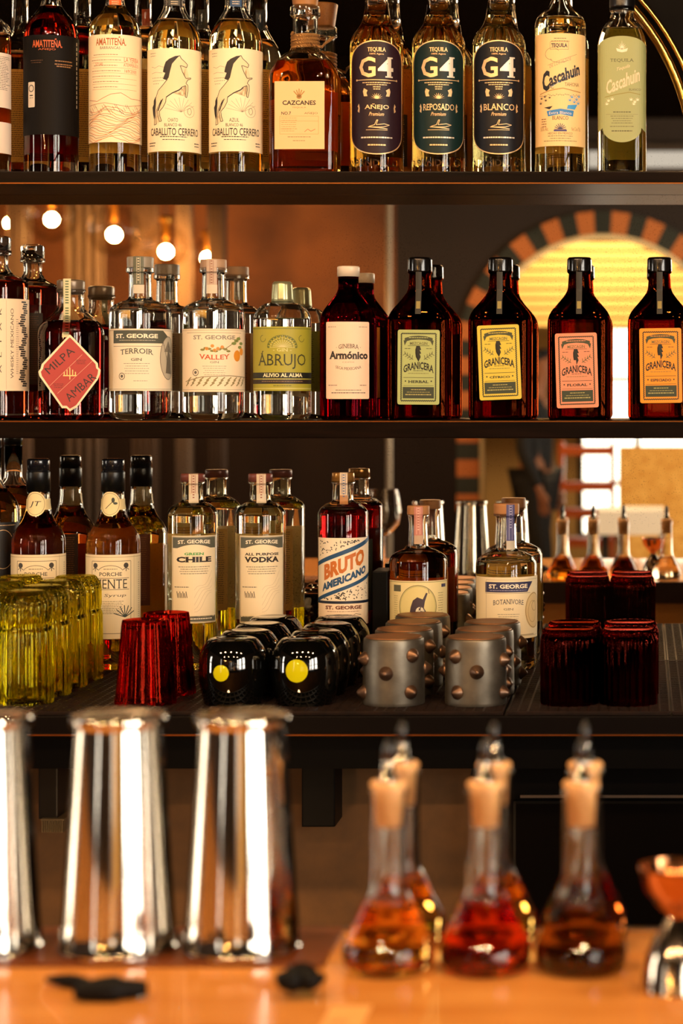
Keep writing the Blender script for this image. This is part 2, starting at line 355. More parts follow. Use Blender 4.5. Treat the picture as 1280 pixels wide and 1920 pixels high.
# ------------------------------------------------------------------ back bar: mirror, shelves, counter
def mirror_mat():
    m = bpy.data.materials.new('antique_mirror'); m.use_nodes = True; nt = m.node_tree; N = nt.nodes; L = nt.links; N.clear()
    o = N.new('ShaderNodeOutputMaterial'); g = N.new('ShaderNodeBsdfGlossy'); d = N.new('ShaderNodeBsdfDiffuse'); mx = N.new('ShaderNodeMixShader')
    g.inputs['Roughness'].default_value = .0; g.inputs['Color'].default_value = (.86, .8, .7, 1); d.inputs['Color'].default_value = (.02, .011, .006, 1)
    tc = N.new('ShaderNodeTexCoord'); n = N.new('ShaderNodeTexNoise'); n.inputs['Scale'].default_value = 420; n.inputs['Detail'].default_value = 3
    n2 = N.new('ShaderNodeTexNoise'); n2.inputs['Scale'].default_value = 5; n2.inputs['Detail'].default_value = 5
    r = N.new('ShaderNodeValToRGB'); r.color_ramp.elements[0].position = .60; r.color_ramp.elements[1].position = .8
    r.color_ramp.elements[0].color = (.03, .03, .03, 1); r.color_ramp.elements[1].color = (.5, .5, .5, 1)
    a = N.new('ShaderNodeMath'); a.operation = 'MULTIPLY'; b = N.new('ShaderNodeMath'); b.operation = 'ADD'
    L.new(tc.outputs['Object'], n.inputs['Vector']); L.new(tc.outputs['Object'], n2.inputs['Vector'])
    a.inputs[1].default_value = .3; L.new(n2.outputs[0], a.inputs[0]); L.new(a.outputs[0], b.inputs[0]); b.inputs[1].default_value = 0
    b2 = N.new('ShaderNodeMath'); b2.operation = 'MULTIPLY_ADD'; b2.inputs[1].default_value = .75; L.new(n.outputs[0], b2.inputs[0]); L.new(b.outputs[0], b2.inputs[2])
    L.new(b2.outputs[0], r.inputs[0]); L.new(r.outputs[0], mx.inputs[0]); L.new(g.outputs[0], mx.inputs[1]); L.new(d.outputs[0], mx.inputs[2]); L.new(mx.outputs[0], o.inputs[0])
    return m
k0 = MIR/F
fcx, fcz, FR = (852-CX)*k0, CZ+(CY-314)*k0, 455*k0
outline = [(-2.2, Z3-.01), (fcx+FR, Z3-.01)]+[(fcx+FR*math.cos(PI/2*i/20), fcz+FR*math.sin(PI/2*i/20)) for i in range(21)]+[(-2.2, fcz+FR)]
# right of the arc the mirror goes on below the upper shelf only
outline[1] = (.6, Z3-.01); outline.insert(2, (.6, Z1-.01)); outline.insert(3, (fcx+FR, Z1-.01))
bm = bmesh.new(); a = [bm.verts.new((x, MIR, z)) for x, z in outline]; b = [bm.verts.new((x, MIR+.006, z)) for x, z in outline]
bm.faces.new(a); bm.faces.new(list(reversed(b)))
for i in range(len(a)): bm.faces.new((a[i], b[i], b[(i+1) % len(a)], a[(i+1) % len(a)]))
bmesh.ops.recalc_face_normals(bm, faces=bm.faces)
tag(mesh_obj('wall_mirror', bm, mirror_mat()), 'large speckled antique mirror covering the wall behind the bottles', 'mirror')
bm = bmesh.new()
for rr, th in ((FR-.006, .0065), (FR+.011, .0042)):
    tube(bm, [(fcx+rr, MIR-.008, Z1), *[(fcx+rr*math.cos(PI/2*i/28), MIR-.008, fcz+rr*math.sin(PI/2*i/28)) for i in range(29)], (-2.2, MIR-.008, fcz+rr)], th, 10)
tag(mesh_obj('brass_mirror_frame', bm, mat('#e0b868', .2, 1.), smooth=True), 'curved double brass rim around the upper corner of the mirror', 'mirror frame')
SX0, SX1 = -2.2, .6
tag(box('back_panel', SX0-.3, SX1+.6, MIR+.007, MIR+.06, 0, ZC, mat('#060403', .6, 0., .06)), 'black panelled wall backing that carries the mirror', 'panel', kind=S)
tag(box('upper_shelf', SX0, SX1, 3.12, MIR-.001, Z1-.018, Z1, wood_dark, bevel=.002), 'dark glossy wooden shelf, the top one, full of tequila bottles', 'shelf')
tag(box('middle_shelf', SX0, SX1, 3.12, MIR-.001, Z2-.026, Z2, wood_dark, bevel=.002), 'dark wooden shelf in the middle holding the gin and amaro bottles', 'shelf')
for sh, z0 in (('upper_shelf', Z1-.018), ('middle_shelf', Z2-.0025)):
    box('edge_highlight', SX0, SX1, 3.1188, 3.1201, z0, z0+.0016, mat('#7d4c22', .35, 1.), bpy.data.objects[sh])  # warm strip stands in for the highlight line along the bevelled edge
ct = thing('back_counter', 'dark back bar counter below the shelves with rubber mats', 'counter', (0, 0, 0))
box('counter_top', SX0, SX1, 2.75, MIR-.001, Z3-.024, Z3, mat('#0a0605', .35, 0., .12), ct, .0015)
box('copper_edge', SX0, SX1, 2.746, 2.7505, Z3-.0245, Z3-.0225, mat('#b06a34', .3, 1.), ct)
box('fascia', SX0, SX1, 2.80, 2.84, Z3-.075, Z3-.0245, mat('#060403', .5, 0., .08), ct)
box('tan_panel', SX0, (955-CX)*2.95/F, 2.95, 2.98, .02, Z3-.03, noisy('#6e4a22', '#5a3c1a', 30, .7, .05), ct)
t = thing('black_cooler', 'black bottle cooler under the counter at the right', 'cooler', (0, 0, 0))
x0 = (948-CX)*2.86/F
box('cooler_body', x0, SX1, 2.86, 3.28, .02, Z3-.08, mat('#050404', .4, 0., .1), t, .004)
box('cooler_door', x0+.01, SX1-.01, 2.845, 2.86, .08, CZ+(CY-1500)*2.85/F, mat('#060505', .25, 0., .12), t, .004)
box('steel_strip', x0+.02, SX1-.01, 2.842, 2.846, CZ+(CY-1494)*2.85/F, CZ+(CY-1489)*2.85/F, mat('#8a8177', .35, 1.), t)
def P2(name, xa, xb, ya, yb, D, dep, m, lab, cat):
    a, b = W(xa, ya, D), W(xb, yb, D); return tag(box(name, a.x, b.x, D, D+dep, b.z, a.z, m, bevel=.002), lab, cat)
P2('control_box', 565, 628, 1432, 1551, 2.88, .07, mat('#050404', .4, 0., .1), 'black metal control box fixed under the counter against the tan panel', 'box')
P2('switch_box', 72, 108, 1432, 1536, 2.88, .07, mat('#080605', .35), 'black box under the counter seen between the two left tins', 'box')
bm = bmesh.new()
for i in range(11):
    a, b = W(78+i*3.7, 1538, 2.87), W(80+i*3.7, 1561, 2.87); bx(bm, a.x, b.x, 2.87, 2.93, b.z, a.z)
a, b = W(76, 1536, 2.87), W(120, 1539, 2.87); bx(bm, a.x, b.x, 2.87, 2.949, b.z, a.z)
tag(mesh_obj('ribbed_vent', bm, mat('#6b5636', .5)), 'small ribbed vent under the black box between the left tins', 'vent')
bm = bmesh.new()
for k, xx in enumerate((880, 935)): tube(bm, [W(xx+10*math.sin(i*.5), 1385+i*14, 2.9) for i in range(6)], .0035, 8)
tag(mesh_obj('black_cable', bm, mat('#050404', .5), smooth=True), 'black cable loop hanging under the counter beside the cooler', 'cable')
# rubber mats with a real grid of ribs
def mat_rubber():
    m = noisy('#150c08', '#24150d', 60, .42, .2, name='rubber'); m.node_tree.nodes['Principled BSDF'].inputs['Specular IOR Level'].default_value = .2; return m
rub = mat_rubber()
def bar_mat(xa, xb, y0, y1, lab):
    bm = bmesh.new(); z = Z3+.0005
    bx(bm, xa, xb, y0, y1, z, z+.002)
    st = .0125
    n = int((xb-xa)/st)
    for i in range(n+1): x = xa+i*(xb-xa)/n; bx(bm, x-.0012, x+.0012, y0, y1, z+.002, z+.0048)
    n = int((y1-y0)/st)
    for i in range(n+1): y = y0+i*(y1-y0)/n; bx(bm, xa, xb, y-.0012, y+.0012, z+.002, z+.0052)
    for i in range(int((xb-xa)/st)+1):    # hanging lip
        pass
    return tag(mesh_obj('rubber_bar_mat', bm, rub), lab, 'bar mat')
ZM = Z3+.0057
bar_mat(-1.55, -.178, 2.757, 3.285, 'dark grid rubber mat under the glasses and spiked cups')
bar_mat(-.172, .034, 2.757, 3.285, 'dark grid rubber mat under the dark red ribbed tumblers')
bar_mat(.038, .4, 2.757, 3.285, 'dark rubber mat at the right edge, empty')

# ------------------------------------------------------------------ front bar
ZB = CZ-.414
def wood_bar():
    return noisy('#dc9a50', '#c27c36', 7, .24, .05, (1, 5, 1), coat=.4, name='amber_wood')
fb = thing('front_bar', 'polished amber wooden bar top in the foreground', 'bar counter', (0, 0, 0))
box('bar_top', -2.2, 1.6, 1.0, 1.688, ZB-.04, ZB, wood_bar(), fb, .003)
box('bar_edge', -2.2, 1.6, 1.688, 1.70, ZB-.05, ZB-.001, mat('#2a160b', .3), fb)
box('bar_front', -2.2, 1.6, 1.06, 1.66, .0, ZB-.04, noisy('#c98c34', '#a8691f', 6, .6, .1), fb)
rail = tag(box('bar_runner', -1.6, -.232, 1.575, 1.685, ZB+.0003, ZB+.0025, mat('#6a3410', .35), None, .0008), 'flat brown runner strip along the back edge of the front bar', 'bar runner')
ZR = ZB+.0028

# ------------------------------------------------------------------ label canvas (all coordinates in photo pixels at the shelf, u from bottle centre)
PX = 3.2/F
TXT = {}
def text_mesh(s, bold=0., serif=False):
    key = (s, bold, serif)
    if key in TXT: return TXT[key]
    cu = bpy.data.curves.new('t', 'FONT'); cu.body = s; cu.size = 1; cu.resolution_u = 2; cu.offset = bold
    o = bpy.data.objects.new('t', cu); COL.objects.link(o)
    bpy.context.view_layer.update()
    me = bpy.data.meshes.new_from_object(o.evaluated_get(bpy.context.evaluated_depsgraph_get()))
    V = [(v.co.x, v.co.y) for v in me.vertices]; Fc = [tuple(p.vertices) for p in me.polygons]
    bpy.data.objects.remove(o); bpy.data.meshes.remove(me); bpy.data.curves.remove(cu)
    if serif and V:
        cnt = {}
        for f in Fc:
            for i in range(len(f)):
                e = tuple(sorted((f[i], f[(i+1) % len(f)]))); cnt[e] = cnt.get(e, 0)+1
        top = .7
        ys = sorted(v[1] for v in V); cap = max(y for y in ys if y < .8) if ys else .7
        base = min(ys, key=lambda y: abs(y+bold))
        h = .05
        for (i, j), c in cnt.items():
            if c != 1: continue
            (x0, y0), (x1, y1) = V[i], V[j]
            if abs(y0-y1) > .004: continue
            l = abs(x1-x0)
            if not .02 < l < .26: continue
            for yy, sgn in ((base, 1), (cap, -1)):
                if abs(y0-yy) < .02:
                    k = len(V); xa, xb = min(x0, x1)-.055, max(x0, x1)+.055
                    V += [(xa, yy), (xb, yy), (xb, yy+sgn*h), (xa, yy+sgn*h)]; Fc.append((k, k+1, k+2, k+3))
    TXT[key] = (V, Fc); return TXT[key]
class Lab:
    def __init__(s, cx=0., cy=0., rot=0.):
        s.V, s.F, s.mats, s.lay, s.cx, s.cy, s.rot = [], [], [], 0, cx, cy, rot
    def col(s, c):
        m = c if isinstance(c, bpy.types.Material) else mat(c, .55)
        if m not in s.mats: s.mats.append(m)
        return s.mats.index(m)
    def up(s): s.lay += 1; return s
    def add(s, V, Fc, c):
        k = len(s.V); mi = s.col(c)
        s.V += [(x, y, s.lay) for x, y in V]; s.F += [([k+i for i in f], mi) for f in Fc]; return s
    def poly(s, pts, c): return s.add(pts, [tuple(range(len(pts)))], c)
    def rect(s, x0, y0, x1, y1, c, r=0):
        if not r: return s.poly([(x0, y0), (x1, y0), (x1, y1), (x0, y1)], c)
        p = []
        for cx_, cy_, a0 in ((x1-r, y0+r, -90), (x1-r, y1-r, 0), (x0+r, y1-r, 90), (x0+r, y0+r, 180)):
            p += [(cx_+r*math.cos(math.radians(a0+t)), cy_+r*math.sin(math.radians(a0+t))) for t in range(0, 91, 15)]
        return s.poly(p, c)
    def ell(s, cx_, cy_, rx, ry, c, n=24): return s.poly([(cx_+rx*math.cos(2*PI*i/n), cy_+ry*math.sin(2*PI*i/n)) for i in range(n)], c)
    def line(s, pts, w, c):
        for (x0, y0), (x1, y1) in zip(pts, pts[1:]):
            dx, dy = x1-x0, y1-y0; l = math.hypot(dx, dy) or 1; nx, ny = -dy/l*w/2, dx/l*w/2
            s.add([(x0+nx, y0+ny), (x1+nx, y1+ny), (x1-nx, y1-ny), (x0-nx, y0-ny)], [(0, 1, 2, 3)], c)
        return s
    def ring(s, cx_, cy_, rx, ry, w, c, n=28, a0=0, a1=360):
        return s.line([(cx_+rx*math.cos(math.radians(a0+(a1-a0)*i/n)), cy_+ry*math.sin(math.radians(a0+(a1-a0)*i/n))) for i in range(n+1)], w, c)
    def frame(s, x0, y0, x1, y1, w, c): return s.line([(x0, y0), (x1, y0), (x1, y1), (x0, y1), (x0, y0)], w, c)
    def txt(s, t, cx_, cy_, w, h, c, bold=0., serif=False, arc=0., slope=0., vert=0, shear=0.):
        V, Fc = text_mesh(t, bold, serif)
        if not V: return s
        xs = [v[0] for v in V]; ys = [v[1] for v in V]; x0, x1, y0, y1 = min(xs), max(xs), min(ys), max(ys)
        out = []
        for x, y in V:
            u = (x-x0)/(x1-x0)-.5; v = (y-y0)/(y1-y0)-.5
            px, py = u*w+shear*v*h, -v*h
            if vert: a = math.radians(vert); px, py = px*math.cos(a)-py*math.sin(a), px*math.sin(a)+py*math.cos(a)
            out.append((cx_+px, cy_+py+arc*(2*u)**2*1.0+slope*px))
        return s.add(out, Fc, c)
    def small(s, cx_, y0, w, n, c, dy=3.2, h=1.0, seed=1, align=0, jitter=.25):
        """rows of fine unreadable print"""
        rnd = random.Random(seed)
        for i in range(n):
            ww = w*(1-jitter*rnd.random()); x = cx_-ww/2 if not align else cx_-w/2; e = x+ww
            while x < e:
                l = min(1.5+rnd.random()*4, e-x); s.rect(x, y0+i*dy, x+l, y0+i*dy+h, c); x += l+.9
        return s
    def build(s, name, parent, yb, surf, m0=None, off=.7, stepx=4., stepy=9., flat=False):
        bm = bmesh.new(); vs = [bm.verts.new((x, y, l)) for x, y, l in s.V]
        if s.rot or s.cx or s.cy:
            a = math.radians(s.rot)
            for v in vs: v.co = Vector((s.cx+v.co.x*math.cos(a)-v.co.y*math.sin(a), s.cy+v.co.x*math.sin(a)+v.co.y*math.cos(a), v.co.z))
        for f, mi in s.F:
            try: bm.faces.new([vs[i] for i in f]).material_index = mi
            except ValueError: pass
        bmesh.ops.triangulate(bm, faces=[f for f in bm.faces if len(f.verts) > 4])
        xs = [v.co.x for v in bm.verts]; ys = [v.co.y for v in bm.verts]
        if not flat:
            x = math.floor(min(xs)/stepx)*stepx+stepx
            while x < max(xs):
                bmesh.ops.bisect_plane(bm, geom=bm.verts[:]+bm.edges[:]+bm.faces[:], plane_co=(x, 0, 0), plane_no=(1, 0, 0), dist=1e-4); x += stepx
        if stepy:
            y = min(ys)+stepy
            while y < max(ys):
                bmesh.ops.bisect_plane(bm, geom=bm.verts[:]+bm.edges[:]+bm.faces[:], plane_co=(0, y, 0), plane_no=(0, 1, 0), dist=1e-4); y += stepy
        for v in bm.verts:
            u, y, l = v.co; o = (off+l*.12)
            rx, ry, n = surf(y)
            if n <= 2.01:
                r = rx+o; a = u/(rx); p = (r*math.sin(a), -(r if abs(rx-ry) < .01 else ry/rx*r)*math.cos(a))
            else:
                t = min(abs(u/rx), .999); p = (u, -(ry*(1-t**n)**(1/n))-o)
            v.co = Vector((p[0]*PX, p[1]*PX, (yb-y)*PX))
        for f in bm.faces:
            pass
        me_n = mesh_obj(name, bm, s.mats, parent)
        return me_n

def bottle(cx, label, prof, yb, shelf_z, D=3.2, name='bottle', cat='bottle', group=None, gl=(1, 1, 1), ior=1.45, liq=None, fill=None, thick=9, wall=3.2,
           dr=1., nb=2., neck=None, caps=(), strips=(), labs=(), back=None, turn=None, seg=56, flute=0, deep=0, wallb=None, dz=0, level_dark=None, rough=0.):
    """prof: (y, halfwidth, fillet) from the base up to the lip; caps: (part, material, [(y, hw, fillet)], label)"""
    k = 1.0
    X = (cx-CX)*D/F
    if turn is None: turn = math.atan2(-X, D) if nb <= 2.01 else 0
    t = thing(name, label, cat, (X, D, shelf_z+dz), turn, group)
    scl = D/3.2
    t.scale = (scl, scl, scl)
    pr = fillet(prof); hmax = max(p[1] for p in pr); hn = neck or min(p[1] for p in pr[len(pr)//2:])
    def sec(h):
        q = max(0, min(1, (h-hn)/(hmax-hn+1e-6))); ry = hn+(hmax*dr-hn)*q if h > hn else h
        return h, (ry if dr != 1 else h), 2+(nb-2)*min(1, q*1.6)
    def prof_h(y, P=pr):
        for a, b in zip(P, P[1:]):
            lo, hi = min(a[0], b[0]), max(a[0], b[0])
            if lo <= y <= hi: return a[1]+(b[1]-a[1])*((y-a[0])/((b[0]-a[0]) or 1))
        return P[-1][1] if y < P[-1][0] else P[0][1]
    yl = fill if fill else pr[-1][0]+30
    z = lambda y: (yb-y)*PX
    rings = [(z(yb)+5*PX, 0, 0, 2), (z(yb)+1*PX, hmax*.62*PX, hmax*.62*PX*dr, 2+(nb-2)*.8)]
    for y, h in pr: a, b, n = sec(h); rings.append((z(y), a*PX, b*PX, n))
    inner = [(y, max(h-wall, 2)) for y, h in pr if y < yl-1]
    inner = [(yl, max(prof_h(yl)-wall, 2))]+inner
    body = list(rings)
    for y, h in reversed(inner): a, b, n = sec(h); body.append((z(y), a*PX, b*PX, n))
    body.append((z(yl), 0, 0, 2))
    bm = loft(bmesh.new(), body, seg, flute)
    mesh_obj('glass_body', bm, glass(gl, ior, rough), t, smooth='auto')
    if liq:
        wl = wallb or wall*.8
        lr = [(z(yb-thick), 0, 0, 2)]
        ys = [yb-thick]+[y for y, h in pr if yl+1.5 < y < yb-thick-1]+[yl+1.5]
        for y in ys:
            h = prof_h(y)-wl
            if y == ys[0] and thick > 4: h -= 2
            a, b, n = sec(h); lr.append((z(y), a*PX, b*PX, n))
        lr.append((z(yl+1.5), 0, 0, 2))
        mesh_obj('liquid', loft(bmesh.new(), lr, 40), liquid(liq), t, smooth='auto')
    outl = list(pr)
    for c in caps:
        pn, m, cp = c[:3]; cf = fillet(cp, 3); r = [(z(cf[0][0]), 0, 0, 2)]
        kw = c[3] if len(c) > 3 else {}
        for y, h in cf: r.append((z(y), h*PX, h*PX, 2, kw.get('rib', 0)))
        r.append((z(cf[-1][0]), 0, 0, 2))
        o = mesh_obj(pn, loft(bmesh.new(), r, 48 if not kw.get('ribn') else 96, kw.get('ribn')), m, t, smooth='auto')
        if kw.get('label'): o['label'] = kw['label']
    def surf(y):
        a, b, n = sec(prof_h(y)); return a, b, n
    def surf_all(y):
        h = prof_h(y) if y >= pr[-1][0] else 0
        for c in caps:
            cf = fillet(c[2], 3)
            if min(p[0] for p in cf) <= y <= max(p[0] for p in cf): h = max(h, prof_h(y, cf))
        return (h or hn), (h or hn), 2
    for nm, L_ in labs: L_.build(nm, t, yb, surf)
    for nm, L_ in strips: L_.build(nm, t, yb, surf_all, off=.9, stepx=2.5, stepy=2.)
    if back:
        L_ = Lab(); y0, y1, w_, c, ink = back; L_.rect(-w_, y0, w_, y1, c).up()
        L_.small(0, y0+6, w_*1.7, int((y1-y0-14)/4.2), ink, dy=4.2, h=1.4, seed=int(cx), jitter=.1)
        o = L_.build('back_label', t, yb, lambda y: surf(y))
        for v in o.data.vertices: v.co.x *= -1; v.co.y *= -1
    return t

CREAM = '#f0dcb8'; INK = '#241a14'; GOLD = mat('#dcb888', .4, .5); SILV = mat('#ddd2be', .4, .4)
cork = noisy('#c58d4e', '#9a6430', 60, .7, .2); cork_w = noisy('#a8743c', '#87572a', 30, .5, .1)
blk = mat('#0a0808', .3, coat=.4); YB1, YB2, YB3 = 331.5, 787., 1259.
gold_back = ('#c99a3a', '#5a3a10')

# ---- upper shelf
def long_prof(hw, hn, ysh0, ysh1, top, yb=YB1):
    return [(yb, hw*.93), (yb-2, hw, 2), (ysh1-21, hw, 22), (ysh0+2, hn+8, 9), (ysh0-12, hn, 10), (top+12, hn-1), (top+11, hn+2), (top, hn+2)]
def std_caps(m, top, hw, h=30): return [('cap', m, [(top+9, hw), (top-h, hw, 3), (top-h-1, hw-2)])]
B1 = dict(yb=YB1, shelf_z=Z1)
def horse(L_, oy=0, sc=1.):
    dk = '#1c1411'; body = '#e8d0a4'
    f = lambda P: [((x*.18-58.2), (y*.1797+90)) for x, y in P]
    hb = f([(375, 118), (392, 150), (430, 180), (458, 208), (448, 238), (405, 225), (380, 222), (405, 290), (440, 350), (475, 345), (498, 340), (495, 352), (462, 362), (440, 400), (462, 420), (462, 480), (448, 548), (432, 540), (440, 470), (438, 425), (400, 440), (370, 470), (300, 505), (240, 550), (235, 600), (205, 655), (165, 695), (170, 740), (190, 795), (165, 800), (150, 740), (140, 690), (165, 640), (190, 575), (165, 620), (130, 680), (118, 740), (128, 825), (98, 832), (108, 740), (112, 680), (120, 600), (118, 560), (150, 480), (200, 430), (250, 370), (275, 290), (290, 210), (330, 150)])
    L_.poly(hb, body).up(); L_.line(hb+[hb[0]], 1.15, dk)
    L_.poly(f([(375, 118), (330, 125), (270, 155), (235, 185), (215, 240), (205, 290), (230, 300), (205, 360), (240, 375), (265, 350), (280, 280), (300, 205), (345, 150)]), dk)
    L_.poly(f([(118, 540), (92, 580), (90, 620), (72, 650), (82, 720), (98, 775), (108, 720), (115, 640), (122, 580)]), dk)
    L_.line(f([(240, 550), (300, 508), (370, 475), (400, 445)]), 1.8, dk); L_.line(f([(205, 565), (170, 640), (150, 690)]), 1.5, dk)
    for i in range(9):
        a = math.radians(195+i*17); L_.line(f([(390, 700), (390+170*math.cos(a), 700+150*math.sin(a))]), .5, '#8a745a')
    L_.line(f([(60, 230), (110, 245), (160, 225), (210, 240)]), .6, '#8a745a'); L_.line(f([(60, 300), (120, 290), (200, 300)]), .6, '#8a745a')
    for i in range(18): x, y = f([(75+(i % 7)*20+(i//7)*6, 345+(i//7)*30)])[0]; L_.rect(x, y, x+1.6, y+1.1, dk)
    L_.ring(*f([(480, 690)])[0], 11, 11, .6, '#8a745a'); L_.ring(*f([(480, 690)])[0], 4, 6, .8, '#5a4a3a')
def caballito(l1):
    L_ = Lab(); L_.rect(-73, 98, 73, 289, '#f2dfb9').up(); horse(L_); L_.up()
    L_.txt(l1, -3, 231, 18, 7, INK, .0).txt('BLANCO 46', -3, 240, 31, 6, INK).txt('CABALLITO CERRERO', 0, 252.5, 100, 14, INK, .01)
    L_.small(-2, 261, 52, 1, INK, h=1.6).small(-2, 266.5, 42, 1, INK, h=1.4); L_.small(-46, 272, 18, 2, INK, dy=5, h=1.8).small(46, 272, 14, 2, INK, dy=5, h=1.8).small(-44, 106, 16, 2, '#7a6a52', dy=5)
    return L_
def amat(light):
    L_ = Lab()
    if light:
        L_.rect(-71, 72, 71, 272, '#f3dcb6').up(); c = '#a84b1c'
        L_.txt('AMATITEÑA.', -9, 84, 58, 17, '#a8541a', .02).txt('BARRANCAS', -10, 97, 38, 5, '#3a261a', serif=True)
        for i in range(7): L_.small(-20, 109+i*10, 62, 1, '#8b5a3a', h=1.1, seed=i).rect(-48, 113.5+i*10, 44, 114.1+i*10, '#c08a5c')
        L_.txt('LA YERBA', 32, 118, 32, 8, '#cf4a22').txt('ATEMPERADO', 32, 128, 34, 6, '#cf4a22').txt('169/2000', 30, 139, 26, 6, '#cf4a22').txt('57140', -31, 127, 16, 5, '#cf4a22')
        L_.line([(-60, 192), (-35, 196), (-8, 183), (10, 180), (30, 190), (62, 190)], .9, c); L_.line([(-60, 203), (-20, 199), (20, 205), (62, 198)], .8, c)
        rnd = random.Random(3)
        for i in range(16):
            y = 210+i*3.7; L_.line([(-62+j*8, y+5*math.sin(j*.7+i*.4)+rnd.random()*3) for j in range(16)], .9, ('#c25a1c', '#7c3c18', '#d98a3a')[i % 3])
        for i in range(36): x = -58+i*3.3; y = 207+6*math.sin(i); L_.line([(x, y), (x+4, y+7)], .7, '#7c3c18')
    else:
        L_.rect(-74, 73, 74, 258, mat('#100c0a', .6, 0., .12)).up()
        L_.txt('AMATITEÑA.', -8, 88, 56, 17, '#b8501c', .02).txt('AÑEJO', -8, 100, 32, 5, '#b8501c')
        L_.small(-28, 120, 26, 2, '#5a3a22', dy=4).small(24, 120, 36, 2, '#8a6238', dy=6, h=2).small(24, 130, 30, 1, '#8a6238', h=2)
        L_.rect(-47, 160, -31, 207, '#cfc3b4', 2).up().ring(-39, 172, 5.5, 6, 1.6, '#2a2522').rect(-43, 184, -35, 186, '#2a2522').small(-39, 189, 9, 1, '#2a2522')
        for i in range(14): L_.rect(55, 82+i*9, 58, 88+i*9, '#b9a58a')
    return L_
def stadium(L_, hw, y0, y1, c, r=None, hy=None):
    p = []; hy = hy or hw*.62
    for i in range(25): a = PI+PI*i/24; p.append((hw*math.cos(a), y0+hy+hy*math.sin(a)))
    for i in range(25): a = PI*i/24; p.append((hw*math.cos(a), y1-hy+hy*math.sin(a)))
    L_.poly(p, c); return p
def g4(c, word):
    L_ = Lab(); hw = 56
    stadium(L_, hw+2.5, 83, 295, GOLD, hy=40); L_.up(); stadium(L_, hw, 85, 293, mat(c, .45, 0., .25), hy=38); L_.up()
    L_.txt('TEQUILA', 0, 101, 34, 9, GOLD, .01, True).txt('100% Agave', 0, 109, 26, 4, GOLD)
    L_.txt('G', -18, 133, 32, 38, GOLD, .022, True).txt('4', 17, 133, 30, 38, SILV, .022, True)
    L_.rect(-38, 156, 38, 157.3, GOLD).ell(-40, 156.5, 2, 2, GOLD, 8).ell(40, 156.5, 2, 2, GOLD, 8)
    L_.small(0, 161, 56, 1, GOLD, h=1.6).small(0, 165, 40, 1, GOLD, h=1.4).small(0, 169, 14, 2, GOLD, dy=4, h=1.6)
    for i in range(9):
        a = math.radians(-90+(i-4)*19); L_.poly([(-1.5, 192), (1.5, 192), (13*math.sin(a+PI/2+PI/2)*-1 if 0 else 13*math.cos(a), 193+13*math.sin(a)*.95)], GOLD)
    for sx in (-1, 1): L_.poly([(sx*17, 176), (sx*24, 172), (sx*26, 178), (sx*24, 187), (sx*17, 187), (sx*19, 181)], GOLD); 
    L_.txt(word, 0, 207, 46 if len(word) < 6 else 60, 12, GOLD, .01, True).txt('Premium', 0, 220, 27, 7, GOLD, shear=.3)
    for sx in (-1, 1): L_.poly([(sx*35, 200), (sx*38, 205), (sx*36, 208), (sx*38, 214), (sx*34, 217), (sx*33, 208)], GOLD)
    L_.line([(-14, 243), (-4, 240), (0, 231), (2, 231), (-1, 240), (14, 238), (24, 240), (12, 244), (-16, 244), (20, 247)], 1, GOLD)
    L_.rect(-20, 249, 20, 249.8, GOLD); L_.small(0, 262, 60, 1, SILV, h=2.6, jitter=0).small(0, 276, 34, 1, GOLD, h=2.4)
    return L_
clear = (.99, .985, .96); yel = (.98, .9, .55)
def tequila(cx, label, hw, hn, s0, s1, lab, liq, fill, capm=blk, back=gold_back, ntag=None, **k):
    st = []
    if ntag:
        T_ = Lab(); T_.rect(-ntag[1], -26, ntag[1], ntag[2], ntag[0]).up().small(0, -18, ntag[1]*1.3, 8, '#f0dcb8' if ntag[0] != '#f0dcb8' else INK, dy=4); st = [('neck_strip', T_)]
    k.setdefault('thick', 18)
    return bottle(cx, label, long_prof(hw, hn, s0, s1, -60), caps=std_caps(capm, -60, hn+3), labs=[('front_label', lab)], liq=liq, fill=fill,
                  back=(102, 284, hw*.95, *back) if back else None, strips=st, neck=hn, name='tequila_bottle', group='tequila bottles on the top shelf', gl=clear, **B1, **k)
L_ = Lab(); L_.rect(-60, 103, 66, 205, '#e8d8c8').up().small(0, 110, 110, 20, INK); L_.rect(-60, 232, 66, 290, '#e8d8c8')
tequila(-28, 'amber bottle cut off by the left edge on the top shelf', 47, 17, 30, 70, L_, (.75, .3, .05), 70)
tequila(96, 'dark red tequila bottle with a black label and orange lettering', 50, 17, 18, 72, amat(False), (.30, .012, .004), 14, thick=32)
tequila(216, 'clear tequila bottle with cream label of orange hills and an orange neck strip', 48, 17, 22, 68, amat(True), yel, 14, ntag=('#e05a1c', 11, 12), back=('#b8862f', '#5a3a10'), thick=26)
tequila(327, 'left of two bottles with a rearing horse label, CHATO on it', 49, 20, 30, 86, caballito('CHATO'), yel, 46, ntag=('#3a3a38', 11, 14))
tequila(442, 'right of two bottles with a rearing horse label, AZUL on it', 49, 20, 30, 86, caballito('AZUL'), yel, 46, ntag=('#24456a', 11, 16))
